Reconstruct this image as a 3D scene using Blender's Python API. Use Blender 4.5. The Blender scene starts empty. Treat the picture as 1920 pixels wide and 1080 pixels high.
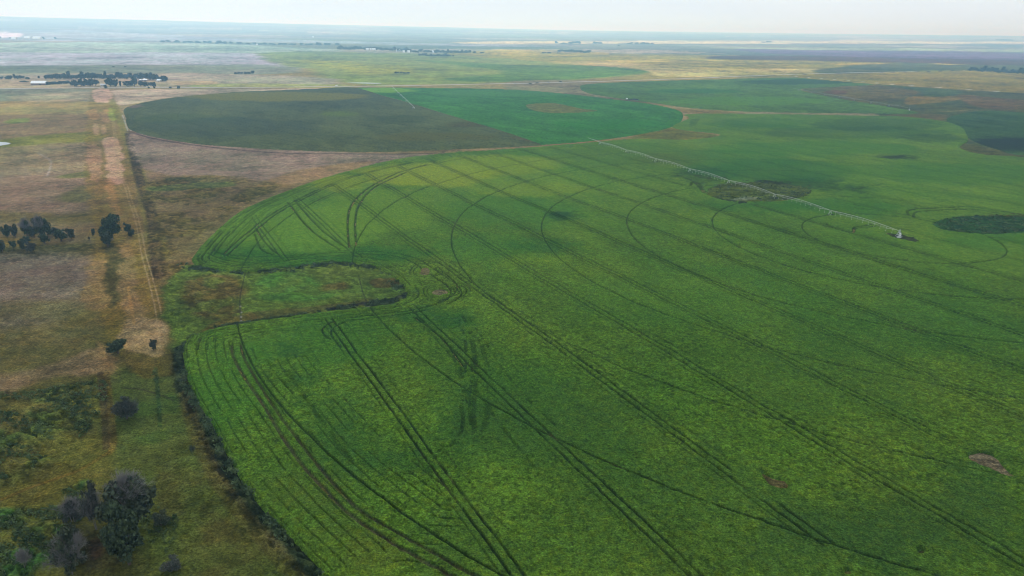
import bpy, math, random
import numpy as np
from math import radians as R, sin, cos, pi

# ------------------------------------------------------------------ camera, world, sun, exposure
S = bpy.context.scene
COL = S.collection
EYE = 118.0                       # drone height over the plain, metres
FOC, PITCH, ROLL = 1365.6, R(19.6133), R(0.82)     # focal length in px of a 1920 px wide frame
cd = bpy.data.cameras.new('camera'); cam = bpy.data.objects.new('camera', cd); COL.objects.link(cam)
cd.sensor_width = 36.0; cd.lens = 36.0 * FOC / 1920.0
cd.clip_start = 1.0; cd.clip_end = 200000.0
cam.location = (0, 0, EYE)
FW = np.array([0, cos(PITCH), -sin(PITCH)]); UP0 = np.array([0, sin(PITCH), cos(PITCH)]); RT0 = np.array([1., 0, 0])
RT = cos(ROLL) * RT0 + sin(ROLL) * UP0; UP = -sin(ROLL) * RT0 + cos(ROLL) * UP0
import mathutils
cam.rotation_euler = mathutils.Matrix([list(v) for v in np.array([RT, UP, -FW]).T]).to_euler()
S.camera = cam

SUN_AZ, SUN_EL = R(-18), R(38)    # azimuth clockwise from the view direction (+Y)
w = bpy.data.worlds.new('World'); S.world = w; w.use_nodes = True
nt = w.node_tree; N = nt.nodes; Lk = nt.links
bg = N['Background']
sky = N.new('ShaderNodeTexSky'); sky.sky_type = 'NISHITA'; sky.sun_disc = False
sky.sun_elevation = SUN_EL; sky.sun_rotation = SUN_AZ; sky.air_density = 1.0; sky.dust_density = 1.5
tc = N.new('ShaderNodeTexCoord'); mp = N.new('ShaderNodeMapping'); mp.inputs['Scale'].default_value = (1, 1, 5)
nz = N.new('ShaderNodeTexNoise'); nz.inputs['Scale'].default_value = 2.2; nz.inputs['Detail'].default_value = 5
rp = N.new('ShaderNodeValToRGB')
rp.color_ramp.elements[0].position = .38; rp.color_ramp.elements[0].color = (8.2, 9.2, 10.3, 1)
rp.color_ramp.elements[1].position = .64; rp.color_ramp.elements[1].color = (9.0, 9.9, 10.6, 1)
mx = N.new('ShaderNodeMix'); mx.data_type = 'RGBA'; mx.inputs[0].default_value = .97
Lk.new(tc.outputs['Generated'], mp.inputs[0]); Lk.new(mp.outputs[0], nz.inputs['Vector']); Lk.new(nz.outputs[0], rp.inputs[0])
Lk.new(sky.outputs[0], mx.inputs[6]); Lk.new(rp.outputs[0], mx.inputs[7]); Lk.new(mx.outputs[2], bg.inputs[0])
bg.inputs[1].default_value = 0.1

sd = bpy.data.lights.new('sun', 'SUN'); sd.energy = 2.0; sd.angle = R(11); sd.color = (1, .99, .97)
sun = bpy.data.objects.new('sun', sd); COL.objects.link(sun)
sdir = mathutils.Vector((sin(SUN_AZ) * cos(SUN_EL), cos(SUN_AZ) * cos(SUN_EL), sin(SUN_EL)))
sun.rotation_euler = sdir.to_track_quat('Z', 'Y').to_euler(); sun.location = (0, 0, 300)
S.view_settings.view_transform = 'Standard'; S.view_settings.look = 'None'; S.view_settings.gamma = 1
S.view_settings.exposure = 0.0
S.cycles.volume_bounces = 3; S.cycles.max_bounces = 6; S.cycles.use_denoising = True; S.cycles.filter_width = 1.0

# ------------------------------------------------------------------ haze: one closed box round everything
HAZE_D, HAZE_C = 1.5e-4, (.38, .70, 1.0)
HZ_TOP = 262.0
def box_mesh(name, x0, x1, y0, y1, z0, z1):
    v = [(x, y, z) for z in (z0, z1) for x, y in ((x0, y0), (x1, y0), (x1, y1), (x0, y1))]
    f = [(3, 2, 1, 0), (4, 5, 6, 7), (0, 1, 5, 4), (1, 2, 6, 5), (2, 3, 7, 6), (3, 0, 4, 7)]
    me = bpy.data.meshes.new(name); me.from_pydata(v, [], f); return me
hz = bpy.data.objects.new('haze', box_mesh('haze', -64000, 64000, -64000, 64000, -8, HZ_TOP)); COL.objects.link(hz)
hz['kind'] = 'stuff'; hz['label'] = 'pale blue haze that lies over the whole plain'; hz['category'] = 'haze'
hm = bpy.data.materials.new('haze'); hm.use_nodes = True
hn = hm.node_tree; hn.nodes.clear()
ho = hn.nodes.new('ShaderNodeOutputMaterial'); hv = hn.nodes.new('ShaderNodeVolumePrincipled')
hv.inputs['Color'].default_value = (*HAZE_C, 1); hv.inputs['Density'].default_value = HAZE_D
hv.inputs['Absorption Color'].default_value = (1, 1, 1, 1); hv.inputs['Anisotropy'].default_value = .5
hn.links.new(hv.outputs[0], ho.inputs['Volume'])
hz.data.materials.append(hm)

# ------------------------------------------------------------------ helpers
def ray(px, py):
    return FW * FOC + RT * (px - 960) + UP * (540 - py)
def W(px, py):                       # photo point -> point on the plain
    d = ray(px, py); return np.array(d[:2] / -d[2] * EYE)
def WP(pts): return np.array([W(*q) for q in pts])
def lin(c):
    c = np.array(c, float) / 255.
    return np.where(c <= .04045, c / 12.92, ((c + .055) / 1.055) ** 2.4)
HAZE_L = lin((205, 224, 232)); KL = 1.3
def alb(c, dist):                    # base colour of a thing whose hazy look at that distance is known
    T = np.exp(-np.array(HAZE_C) * HAZE_D * dist)
    return np.clip((lin(c) - HAZE_L * (1 - T)) / T / KL, .012, .62)

def h2(ix, iy, s):
    n = (ix.astype(np.int64) * 374761393 + iy.astype(np.int64) * 668265263 + s * 974634777) & 0xffffffff
    n = ((n ^ (n >> 13)) * 1274126177) & 0xffffffff
    return ((n ^ (n >> 16)) & 0xffff) / 65535.0
def vn(x, y, s=0):                   # value noise 0..1
    ix = np.floor(x); iy = np.floor(y); fx = x - ix; fy = y - iy
    fx = fx * fx * (3 - 2 * fx); fy = fy * fy * (3 - 2 * fy)
    a = h2(ix, iy, s); b = h2(ix + 1, iy, s); c = h2(ix, iy + 1, s); d = h2(ix + 1, iy + 1, s)
    return (a * (1 - fx) + b * fx) * (1 - fy) + (c * (1 - fx) + d * fx) * fy
def fbm(x, y, wl, s=0, o=4):
    t = 0; amp = .5; tot = 0
    for i in range(o):
        t = t + amp * vn(x / wl + 17.3 * i, y / wl - 9.1 * i, s + i); tot += amp; amp *= .55; wl *= .5
    return t / tot
def nf(x, y, wl, s=0, o=3):          # the same noise stretched to use the whole 0..1 range
    return np.clip((fbm(x, y, wl, s, o) - .5) * 2.3 + .5, 0, 1)
def mottle(x, y, sp, s, levels=(1.3, 2.6, 5.5, 12, 26, 60, 140, 350, 900), amp=.24):
    m = np.zeros(x.shape)
    for i, l in enumerate(levels):
        w = np.clip((l / sp - 1.1) / 1.6, 0, 1); k = w > 0
        if k.any(): m[k] += amp * (nf(x[k], y[k], l, s + 7 * i, 2) - .5) * w[k]
    return m
def ss(a, b, x):
    t = np.clip((x - a) / (b - a), 0, 1); return t * t * (3 - 2 * t)
def inpoly(x, y, P):
    r = np.zeros(x.shape, bool); n = len(P)
    for i in range(n):
        x0, y0 = P[i]; x1, y1 = P[i - 1]
        if y0 == y1: continue
        c = ((y0 > y) != (y1 > y)) & (x < (x1 - x0) * (y - y0) / (y1 - y0) + x0)
        r ^= c
    return r
def segdist(x, y, P, closed=False):
    d = np.full(x.shape, 1e9)
    for i in range(0 if closed else 1, len(P)):
        a = P[i - 1]; b = P[i]; ab = b - a; L = ab @ ab + 1e-9
        t = np.clip(((x - a[0]) * ab[0] + (y - a[1]) * ab[1]) / L, 0, 1)
        d = np.minimum(d, (x - a[0] - t * ab[0]) ** 2 + (y - a[1] - t * ab[1]) ** 2)
    return np.sqrt(d)
def smooth(P, k=6, closed=False):    # Catmull-Rom through the points
    P = np.array(P, float); n = len(P); out = []
    for i in range(n if closed else n - 1):
        g = lambda j: P[j % n] if closed else P[min(max(j, 0), n - 1)]
        a, b, c, d = g(i - 1), g(i), g(i + 1), g(i + 2)
        for t in np.arange(k) / k:
            out.append(.5 * (2 * b + (c - a) * t + (2 * a - 5 * b + 4 * c - d) * t * t + (3 * b - a - 3 * c + d) * t ** 3))
    if not closed: out.append(P[-1])
    return np.array(out)

# ------------------------------------------------------------------ the plain: one polar sheet, finer where it is near
az = np.concatenate([np.radians(np.linspace(-180, -46, 60, endpoint=False)), np.radians(np.arange(-46, 46, .058)),
                     np.radians(np.linspace(46, 180, 60))])
dep = np.concatenate([np.radians([89.5, 80, 70, 62, 56, 52, 49]), np.radians(np.arange(47, 1.2, -.041)),
                      np.radians(np.arange(1.2, .104, -.035))])
rad = EYE / np.tan(dep)
A, RR = np.meshgrid(az, rad)
NR, NA = A.shape
X = (RR * np.sin(A)).ravel(); Y = (RR * np.cos(A)).ravel(); RR = RR.ravel(); A = A.ravel()
SP = np.hypot(RR, EYE) * R(.055)              # across spacing
SPR = SP * .75 / (EYE / np.hypot(RR, EYE))          # along the line of sight
wx = X + (fbm(X, Y, 14, 3) - .5) * 9; wy = Y + (fbm(X, Y, 14, 9) - .5) * 9
fx_ = X + (fbm(X, Y, 260, 13) - .5) * 170; fy_ = Y + (fbm(X, Y, 260, 19) - .5) * 170
# terrain
ridge_px = np.interp(np.degrees(A), [-180, -37, -20, -5, 5, 20, 37, 180], [3, 7.5, 3.5, 0, -2.7, -2.4, 0, 0])
ridge = ss(7000, 22000, RR) * (EYE + 22000 * ridge_px / 1365) + (fbm(X, Y, 2600, 5) - .5) * 26 * ss(3500, 12000, RR)
ridge = np.maximum(ridge, 0) * (np.abs(A) < R(179))
Z = ridge.copy()
loc = (RR < 3000)
Z[loc] += (fbm(X[loc], Y[loc], 90, 31) - .5) * 1.6 * ss(60, 120, RR[loc])

# ---- land cover -------------------------------------------------
COLR = np.empty((len(X), 3)); ROUGH = np.full(len(X), .10)
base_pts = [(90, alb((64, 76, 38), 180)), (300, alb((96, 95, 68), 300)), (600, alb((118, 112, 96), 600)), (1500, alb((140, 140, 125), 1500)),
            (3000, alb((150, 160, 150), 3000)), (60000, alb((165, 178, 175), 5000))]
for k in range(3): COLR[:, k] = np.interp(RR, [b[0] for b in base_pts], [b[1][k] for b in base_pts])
# patchwork of far fields
ca, sa = cos(R(24)), sin(R(24)); U = fx_ * .15 + X * .85; V = fy_ * .15 + Y * .85
fu = (U * ca + V * sa) / 1150; fv = (-U * sa + V * ca) / 700
fi = np.floor(fu + .5 * (np.floor(fv) % 2)); fj = np.floor(fv)
PAL = np.array([(.09, .13, .06), (.22, .19, .12), (.13, .15, .08), (.30, .26, .16), (.10, .12, .09), (.16, .14, .11), (.07, .11, .07), (.2, .2, .13)])
pc = PAL[(h2(fi, fj, 77) * 7.999).astype(int)]
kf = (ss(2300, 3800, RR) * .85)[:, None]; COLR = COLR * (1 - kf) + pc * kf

def zone(pts, seen, soft=2., op=1., warp=1, rough=None, k=4, sm=True, a=None, patch=None):
    P = WP(pts)
    if sm: P = smooth(P, k, True)
    d0 = np.hypot(*P.mean(0)); c = alb(seen, d0) if a is None else np.array(a)
    m = soft * 2 + (10 if warp == 1 else 100 if warp == 2 else 0)
    lo, hi = P.min(0) - m, P.max(0) + m
    ix = np.nonzero((X > lo[0]) & (X < hi[0]) & (Y > lo[1]) & (Y < hi[1]))[0]
    if not len(ix): return
    x, y = (wx[ix], wy[ix]) if warp == 1 else (fx_[ix], fy_[ix]) if warp == 2 else (X[ix], Y[ix])
    ins = inpoly(x, y, P); d = segdist(x, y, P, True); s = np.where(ins, d, -d)
    mk = ss(-soft, soft, s) * op
    if patch: mk = mk * (1 - patch[1] * 1.7 * (1 - ss(.15, .75, nf(X[ix], Y[ix], patch[0], 55))))
    if c is not None: COLR[ix] = COLR[ix] * (1 - mk[:, None]) + c * mk[:, None]
    if rough is not None: ROUGH[ix] = ROUGH[ix] * (1 - mk) + rough * mk
def ell(cx, cy, rx, ry, tilt=0, n=12):
    t = np.arange(n) * 2 * pi / n; return [(cx + rx * cos(q) - tilt * ry * sin(q), cy + ry * sin(q) + tilt * rx * cos(q) * 0) for q in t]
def line(pts, seen, wid, op=1., a=None, k=6, rough=None, off=0):
    P = smooth(WP(pts), k)
    if off:
        t = np.gradient(P, axis=0); t /= np.hypot(*t.T)[:, None]; P = P + off * np.stack([-t[:, 1], t[:, 0]], 1)
    c = alb(seen, np.hypot(*P.mean(0))) if a is None else np.array(a)
    lo, hi = P.min(0) - 20, P.max(0) + 20
    ix = np.nonzero((X > lo[0]) & (X < hi[0]) & (Y > lo[1]) & (Y < hi[1]))[0]
    d = segdist(X[ix], Y[ix], P); we = np.maximum(wid / 2, SP[ix] * .7)
    mk = (1 - ss(we * .6, we * 1.5, d)) * op * np.clip(wid / 2 / we, .3, 1)
    COLR[ix] = COLR[ix] * (1 - mk[:, None]) + c * mk[:, None]
    if rough is not None: ROUGH[ix] = ROUGH[ix] * (1 - mk) + rough * mk

# far bands, left and middle
zone([(-300, 62), (150, 62), (500, 74), (960, 84), (960, 88), (500, 80), (-300, 72)], (178, 200, 212), 60, .6, 2)
zone([(-200, 82), (290, 80), (620, 92), (480, 100), (-200, 100)], (172, 198, 194), 60, .9, 2)
zone([(-300, 101), (430, 99), (520, 112), (570, 128), (300, 122), (-300, 122)], (170, 182, 190), 30, .9, 2)
zone([(-300, 124), (160, 122), (480, 122), (540, 138), (430, 140), (200, 136), (-300, 138)], (130, 153, 152), 25, .9, 2)
zone([(-300, 139), (200, 137), (500, 142), (640, 150), (520, 162), (-300, 166)], (158, 162, 154), 20, .9, 2)
zone([(480, 108), (560, 96), (900, 104), (1080, 110), (1240, 128), (1110, 150), (740, 158), (640, 152)], (135, 162, 146), 25, .95, 2)
zone([(560, 112), (700, 118), (760, 132), (640, 138)], (150, 168, 140), 30, .8, 2)
zone([(760, 112), (960, 120), (1240, 128), (1110, 149), (800, 152), (960, 134)], (108, 148, 130), 20, .9, 2)
zone([(-100, 64), (34, 64), (22, 71), (-100, 71)], (222, 222, 226), 20, 1, 0)
# far right: pale and golden stubble, blue green crops
zone([(830, 99), (960, 95), (1110, 101), (1400, 104), (1920, 116), (1920, 140), (1460, 142), (1240, 128), (1060, 118), (900, 106)], (158, 168, 148), 25, .95, 2)
for q in [((960, 100), (1120, 98), (1130, 103), (960, 106)), ((880, 98), (960, 92), (1080, 98), (900, 102)), ((1030, 117), (1100, 114), (1240, 122), (1440, 132), (1480, 138), (1250, 144), (1200, 130)),
          ((1150, 112), (1250, 112), (1260, 116), (1150, 116)), ((1250, 114), (1460, 112), (1560, 115), (1440, 118), (1260, 117)),
          ((1560, 118), (1700, 119), (1790, 121), (1700, 126), (1580, 122)), ((1420, 128), (1640, 131), (1600, 134), (1430, 137))]:
    zone(list(q), (192, 187, 158), 12, .9, 0, patch=(240, .35))
zone([(1300, 108), (1450, 104), (1900, 112), (2100, 116), (2100, 126), (1700, 118), (1400, 112)], (118, 142, 152), 25, .9, 2)
zone([(1400, 90), (1760, 96), (2100, 106), (2100, 113), (1750, 110), (1440, 100)], (140, 164, 190), 25, .95, 2)
zone([(1380, 88), (1920, 94), (2100, 96), (2100, 101), (1900, 98), (1400, 92)], (176, 202, 202), 30, .95, 2)
zone([(900, 78), (1300, 77), (1700, 81), (2100, 86), (2100, 89), (1700, 84), (1200, 82), (900, 82)], (222, 220, 214), 60, .8, 2)
zone([(1500, 140), (1660, 118), (1790, 121), (2100, 126), (2100, 142), (1815, 133)], (104, 140, 146), 20, .85, 2)
zone([(1490, 142), (1790, 133), (1830, 133), (2100, 144), (2100, 182), (1860, 171), (1700, 160)], (143, 150, 136), 6, 1, 0)
line([(1490, 143), (1600, 152), (1700, 160), (1820, 168), (2000, 181)], (175, 180, 172), 5)
line([(1440, 141), (1600, 137), (1790, 133)], (95, 110, 118), 8)
line([(1790, 133), (1830, 133), (1920, 139), (2050, 148)], (178, 180, 172), 5)
line([(1888, 146), (1925, 147)], (95, 105, 95), 8)
# beige and green around the farm
zone([(-300, 150), (120, 147), (330, 152), (420, 158), (330, 164), (-300, 168)], (172, 168, 150), 10, .8, 1)
zone([(390, 157), (640, 158), (640, 164), (380, 164)], (158, 170, 132), 8, .8, 1)
zone([(320, 153), (400, 152), (400, 158), (330, 158)], (176, 165, 145), 8, .8, 1)
zone([(-300, 168), (175, 168), (180, 190), (100, 188), (-300, 196)], (128, 146, 140), 10, .8, 1)
zone([(20, 180), (170, 172), (172, 186), (60, 192)], (168, 165, 145), 8, .6, 1)
zone([(215, 169), (640, 166), (500, 170), (330, 182), (240, 196), (212, 194)], (172, 165, 150), 5, .95, 1)
zone([(-300, 200), (175, 195), (180, 215), (-300, 228)], (150, 145, 122), 10, .8, 1)
zone([(-300, 228), (180, 214), (190, 250), (-300, 262)], (122, 118, 112), 12, .8, 1)
zone([(20, 225), (50, 222), (52, 230), (10, 232)], (112, 135, 105), 4, .8, 1)
zone([(0, 262), (130, 250), (185, 245), (190, 262), (100, 274), (0, 290), (-200, 300)], (112, 122, 78), 7, .9, 1)
zone([(-200, 300), (20, 276), (180, 270), (165, 330), (0, 330)], (140, 132, 114), 8, .7, 1)
zone([(-300, 330), (170, 320), (150, 400), (-300, 420)], (122, 116, 104), 10, .8, 1)
zone([(105, 372), (150, 348), (172, 356), (165, 378), (120, 380)], (84, 100, 72), 5, .7, 1)
zone([(115, 328), (180, 318), (182, 330), (120, 334)], (98, 112, 78), 4, .7, 1)
zone([(-200, 400), (60, 398), (180, 404), (190, 414), (40, 418), (-200, 420)], (98, 100, 66), 5, .7, 1)
zone([(-100, 472), (120, 458), (210, 462), (190, 478), (60, 490), (-100, 492)], (76, 84, 55), 4, .85, 1, rough=.35)
zone([(0, 445), (70, 450), (70, 462), (0, 462)], (122, 112, 78), 2, .7, 1)
zone([(-300, 500), (150, 480), (160, 560), (120, 600), (-300, 640)], (109, 105, 96), 9, .8, 1)
zone([(-200, 600), (140, 560), (190, 600), (180, 690), (-200, 715)], (96, 98, 74), 7, .8, 1, patch=(30, .3))
zone([(-200, 715), (60, 695), (195, 650), (205, 695), (100, 705), (0, 745), (-200, 760)], (118, 106, 86), 2.5, .8, 1)
zone([(140, 600), (190, 560), (245, 600), (240, 660), (190, 690), (170, 640)], (98, 98, 66), 4, .6, 1, patch=(12, .3))
zone([(-300, 765), (0, 738), (185, 712), (205, 730), (190, 790), (120, 850), (0, 905), (-300, 970)], (64, 82, 44), 3, .95, 1, rough=.75, patch=(11, .45))
zone([(110, 740), (195, 715), (215, 900), (100, 960), (-100, 1000), (-100, 900), (60, 870)], (84, 88, 42), 3, .6, 1, patch=(9, .4))
zone([(-200, 985), (60, 955), (150, 905), (160, 950), (120, 1010), (60, 1080), (-200, 1150)], (48, 76, 38), 2.5, .95, 1, rough=.75, patch=(8, .5))
zone([(210, 700), (330, 640), (350, 720), (400, 830), (520, 1000), (640, 1140), (300, 1140), (230, 900)], (64, 80, 36), 3, .8, 1)
zone([(240, 760), (330, 735), (345, 790), (300, 830), (250, 820)], (62, 84, 28), 2.5, .8, 1, patch=(10, .4))
zone([(225, 660), (300, 650), (330, 700), (235, 700)], (92, 84, 58), 2, .7, 1)
zone([(300, 880), (420, 900), (480, 1000), (520, 1090), (330, 1090)], (74, 70, 40), 3, .5, 1, patch=(10, .4))
zone([(150, 1000), (220, 985), (210, 1060), (160, 1070)], (56, 60, 28), 1.5, .7, 1)
zone([(160, 1015), (190, 1010), (195, 1040), (165, 1045)], (62, 50, 36), 1, .6, 1)
# the mown strip with its stubble patches
zone([(172, 168), (208, 168), (240, 270), (262, 400), (300, 600), (190, 600), (168, 400), (160, 280)], (118, 114, 92), 2.5, .6, 1)
zone([(176, 168), (205, 168), (208, 190), (178, 190)], (186, 168, 152), 2, .85, 1)
zone([(163, 208), (182, 205), (186, 222), (166, 222)], (166, 140, 118), 2, .6, 1)
zone([(190, 210), (203, 205), (208, 228), (192, 228)], (168, 145, 122), 2, .6, 1)
zone([(204, 204), (214, 204), (216, 224), (205, 224)], (138, 160, 98), 2, .8, 1)
zone([(175, 234), (184, 234), (186, 252), (176, 252)], (150, 136, 118), 1.5, .8, 0)
zone([(190, 236), (198, 236), (199, 250), (191, 250)], (150, 136, 118), 1.5, .7, 0)
zone([(194, 262), (222, 262), (230, 334), (204, 340), (198, 300)], (166, 144, 124), 1.6, .9, 1)
zone([(162, 276), (186, 276), (190, 330), (178, 340), (164, 316)], (156, 134, 114), 1.6, .75, 1)
zone([(198, 340), (212, 340), (226, 396), (212, 398)], (146, 122, 94), 1.5, .65, 1)
zone([(176, 335), (194, 335), (196, 400), (180, 396)], (104, 98, 66), 2, .5, 1)
zone([(164, 500), (196, 492), (206, 545), (204, 575), (160, 578)], (126, 112, 84), 1.6, .75, 1)
zone([(222, 470), (250, 480), (262, 540), (268, 606), (240, 600), (228, 545)], (124, 112, 86), 1.6, .7, 1)
zone([(196, 465), (222, 462), (228, 520), (226, 566), (206, 566)], (72, 80, 52), 1.6, .8, 1, rough=.3)
zone([(238, 600), (302, 606), (312, 652), (300, 668), (240, 664), (230, 640)], (140, 124, 94), 1.3, .9, 1)
zone([(190, 640), (207, 655), (205, 706), (188, 706)], (126, 110, 82), 1, .7, 1)
zone([(228, 436), (240, 440), (248, 480), (224, 476)], (124, 110, 84), 1.5, .6, 1)
line([(208, 186), (232, 240), (262, 330), (300, 480)], (112, 122, 92), 9, .6)
line([(240, 250), (260, 330), (284, 400), (292, 470), (298, 520)], (72, 76, 60), 7, .8, rough=.5)
line([(200, 700), (206, 760), (212, 830), (205, 850)], (90, 80, 60), 2., .6, rough=.4)
line([(188, 700), (196, 780), (200, 840)], (60, 54, 36), 2, .6)
line([(208, 845), (150, 880), (60, 912), (-20, 945), (-120, 985)], (92, 82, 52), 1.4, .7)
for o in (-1.0, 1.0):
    line([(222, 332), (236, 348), (243, 372), (254, 404), (263, 440), (270, 480), (284, 530), (296, 580), (302, 615), (306, 650)], (142, 132, 104), .6, .7, off=o, rough=.02)
    line([(232, 215), (240, 238), (243, 246)], (165, 170, 165), .8, .9, off=o * 1.6)
    line([(228, 205), (210, 203), (214, 240), (222, 300), (226, 335)], (150, 145, 120), .7, .6, off=o)
line([(240, 540), (252, 610)], (150, 126, 84), 1.2, .6)
line([(70, 287), (95, 302), (88, 330)], (150, 146, 136), 1.6, .6)
line([(232, 728), (262, 730), (300, 740), (325, 750)], (52, 50, 28), .8, .6)
line([(292, 690), (298, 760), (300, 800)], (44, 70, 30), 1.2, .6, rough=.4)
# pasture right of the track
zone([(250, 250), (420, 272), (700, 288), (840, 290), (700, 308), (560, 345), (420, 330), (275, 318)], (127, 122, 113), 4, .9, 1)
zone([(560, 320), (700, 302), (640, 325), (540, 352), (480, 350)], (132, 118, 92), 4, .6, 1)
zone([(275, 340), (420, 330), (520, 345), (480, 376), (380, 440), (345, 500), (320, 560), (290, 440)], (92, 94, 72), 4, .9, 1, rough=.45, patch=(16, .5))
zone([(280, 350), (400, 342), (440, 346), (400, 352), (300, 358)], (82, 108, 60), 2, .7, 1)
zone([(300, 335), (400, 335), (440, 340), (370, 345)], (66, 92, 60), 3, .6, 1, patch=(12, .4))
zone([(300, 540), (345, 500), (360, 505), (350, 560), (330, 640), (345, 700), (318, 700), (305, 620)], (80, 80, 34), 2, .7, 1)
# the unploughed hollow that bites into the big field
zone([(300, 560), (345, 500), (460, 505), (560, 498), (660, 492), (720, 500), (765, 540), (760, 572), (690, 577), (560, 592), (460, 604), (400, 616), (340, 660), (320, 640)], (80, 104, 50), 2, 1, 1, rough=.25)
zone([(350, 520), (450, 520), (450, 590), (380, 600), (345, 570)], (86, 84, 54), 3, .8, 1, rough=.35, patch=(8, .4))
zone([(480, 525), (560, 512), (600, 540), (640, 552), (560, 566), (480, 562)], (66, 110, 42), 3, .75, 1, rough=.2, patch=(12, .35))
zone([(600, 530), (700, 520), (740, 540), (700, 552), (620, 545)], (74, 98, 46), 2, .8, 1, rough=.3)
zone([(600, 536), (640, 528), (650, 540), (610, 544)], (92, 84, 44), 2, .6, 1)
zone([(700, 524), (738, 522), (740, 536), (706, 540)], (84, 76, 46), 1.5, .7, 1)
zone([(345, 642), (400, 606), (470, 590), (480, 600), (410, 616), (360, 640)], (90, 80, 62), 1.6, .6, 1)
zone([(470, 592), (560, 578), (690, 560), (690, 570), (560, 590), (480, 602)], (76, 76, 52), 1.2, .6, 1)
line([(365, 500), (440, 508), (560, 497), (660, 488), (730, 502), (768, 540)], (46, 76, 40), 4, .7, rough=.5)
line([(620, 580), (690, 570), (740, 562), (772, 548)], (32, 50, 30), 4, .85, rough=.9)
line([(452, 603), (450, 560), (460, 512)], (40, 44, 26), .6, .6, rough=0)
line([(691, 575), (680, 547), (672, 515)], (36, 50, 26), .6, .6, rough=0)
for q in [(452, 602), (452, 594), (453, 586), (451, 575)]: zone(ell(q[0], q[1], 1.6, 1.2), (140, 145, 140), .3, .8, 0)
zone(ell(692, 573, 5, 2), (120, 130, 115), .4, .7, 1); zone(ell(735, 568, 10, 1.6), (105, 115, 100), .6, .5, 1)
# weeds outside the edge of the big field
NEAR_EDGE = [(660, 1140), (610, 1080), (555, 1022), (498, 960), (448, 895), (400, 805), (368, 750), (350, 700), (344, 660)]
line([(640, 1140), (590, 1080), (535, 1022), (480, 960), (432, 895), (386, 805), (357, 750), (341, 700), (340, 655)], (42, 56, 34), 5.5, .9, rough=.9)
line([(560, 1090), (505, 1022), (450, 960), (404, 895), (368, 815), (345, 740)], (74, 70, 48), 4, .5, rough=.35)
line([(240, 246), (300, 262), (480, 285), (700, 289), (830, 288)], (70, 76, 70), 5, .7)
# open ground right of the second circle
zone([(960, 152), (1120, 152), (1160, 178), (1250, 200), (1700, 214), (1660, 222), (1280, 215), (1100, 190), (960, 170)], (132, 138, 128), 5, .9, 1)
zone([(1180, 200), (1300, 204), (1400, 212), (1290, 212)], (118, 122, 106), 5, .7, 1)
zone([(1225, 243), (1260, 240), (1350, 255), (1340, 262), (1240, 266), (1180, 262)], (104, 116, 90), 4, 1, 1)
line([(1060, 180), (1170, 187), (1240, 199), (1290, 212), (1283, 232), (1250, 246), (1180, 258), (1100, 266)], (112, 114, 104), 4, .7)
zone([(1165, 182), (1205, 183), (1215, 191), (1165, 189)], (96, 106, 116), 4, .7, 1)
zone([(1640, 214), (1780, 210), (1860, 205), (1920, 215), (2200, 240), (2200, 320), (1920, 300), (1760, 285), (1700, 262), (1760, 240)], (78, 104, 80), 5, .9, 1)
zone([(1660, 216), (1770, 214), (1760, 228), (1700, 222)], (104, 108, 88), 4, .6, 1)
zone([(1780, 268), (1830, 272), (1920, 292), (1920, 302), (1800, 290)], (98, 106, 80), 4, .6, 1)
zone([(1500, 165), (1640, 159), (1860, 172), (2200, 190), (2200, 240), (1850, 208), (1700, 213), (1600, 192)], (96, 118, 102), 8, 1, 1)
zone([(1560, 165), (1640, 158), (1720, 168), (1690, 186), (1600, 190)], (112, 122, 112), 8, .7, 1)
zone([(1700, 184), (1725, 180), (1790, 181), (1800, 187), (1750, 193), (1700, 195)], (130, 128, 108), 3, .8, 0)
zone([(1800, 178), (1920, 188), (2100, 200), (1920, 206), (1830, 200)], (120, 118, 110), 8, .7, 1)
zone([(1640, 158), (1720, 163), (1800, 170), (1780, 180), (1735, 180), (1720, 170)], (92, 124, 98), 6, .8, 1)
zone(ell(1568, 173, 22, 4), (108, 108, 102), 4, .7, 1)
# general mottling of pasture and fields
m = (fbm(X, Y, 55, 41) - .5) * .5 * (1 - ss(1200, 4000, RR)) + (fbm(X, Y, 420, 43) - .5) * .45 * ss(700, 3000, RR) + (fbm(X, Y, 9, 47, 3) - .5) * .35 * (1 - ss(250, 600, RR))
m += (fbm(X, Y, 1500, 44) - .5) * .5 * ss(2500, 5000, RR)
COLR *= (1 + m)[:, None]
COLR *= (1 + (.85 + .35 * ss(300, 900, RR)) * mottle(X, Y, SP, 200))[:, None]
COLR *= 1 + mottle(X, Y, SP, 300, (9, 40, 170, 700), .09)[:, None] * np.array([1., -.2, .5])
g = ((fbm(X, Y, 33, 61) - .5) * .5 * (1 - ss(900, 2500, RR)))[:, None]
COLR *= 1 + g * np.array([.15, -.1, .12])
COLR = np.clip(COLR, .008, .7)
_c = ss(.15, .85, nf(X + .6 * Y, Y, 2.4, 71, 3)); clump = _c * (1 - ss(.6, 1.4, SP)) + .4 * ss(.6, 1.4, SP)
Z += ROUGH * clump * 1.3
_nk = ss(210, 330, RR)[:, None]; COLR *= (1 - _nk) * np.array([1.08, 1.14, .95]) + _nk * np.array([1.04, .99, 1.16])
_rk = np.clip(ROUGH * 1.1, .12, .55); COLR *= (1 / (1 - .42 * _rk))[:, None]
COLR *= (1 - _rk * (1 - clump) * (1 - ss(.7, 2, SP)) + np.clip(ROUGH, 0, .5) * .5 * (clump - .4) * (1 - ss(.7, 2, SP)))[:, None]  # low spots between tufts darkened, tops lightened: tuft shade put into the colour

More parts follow.
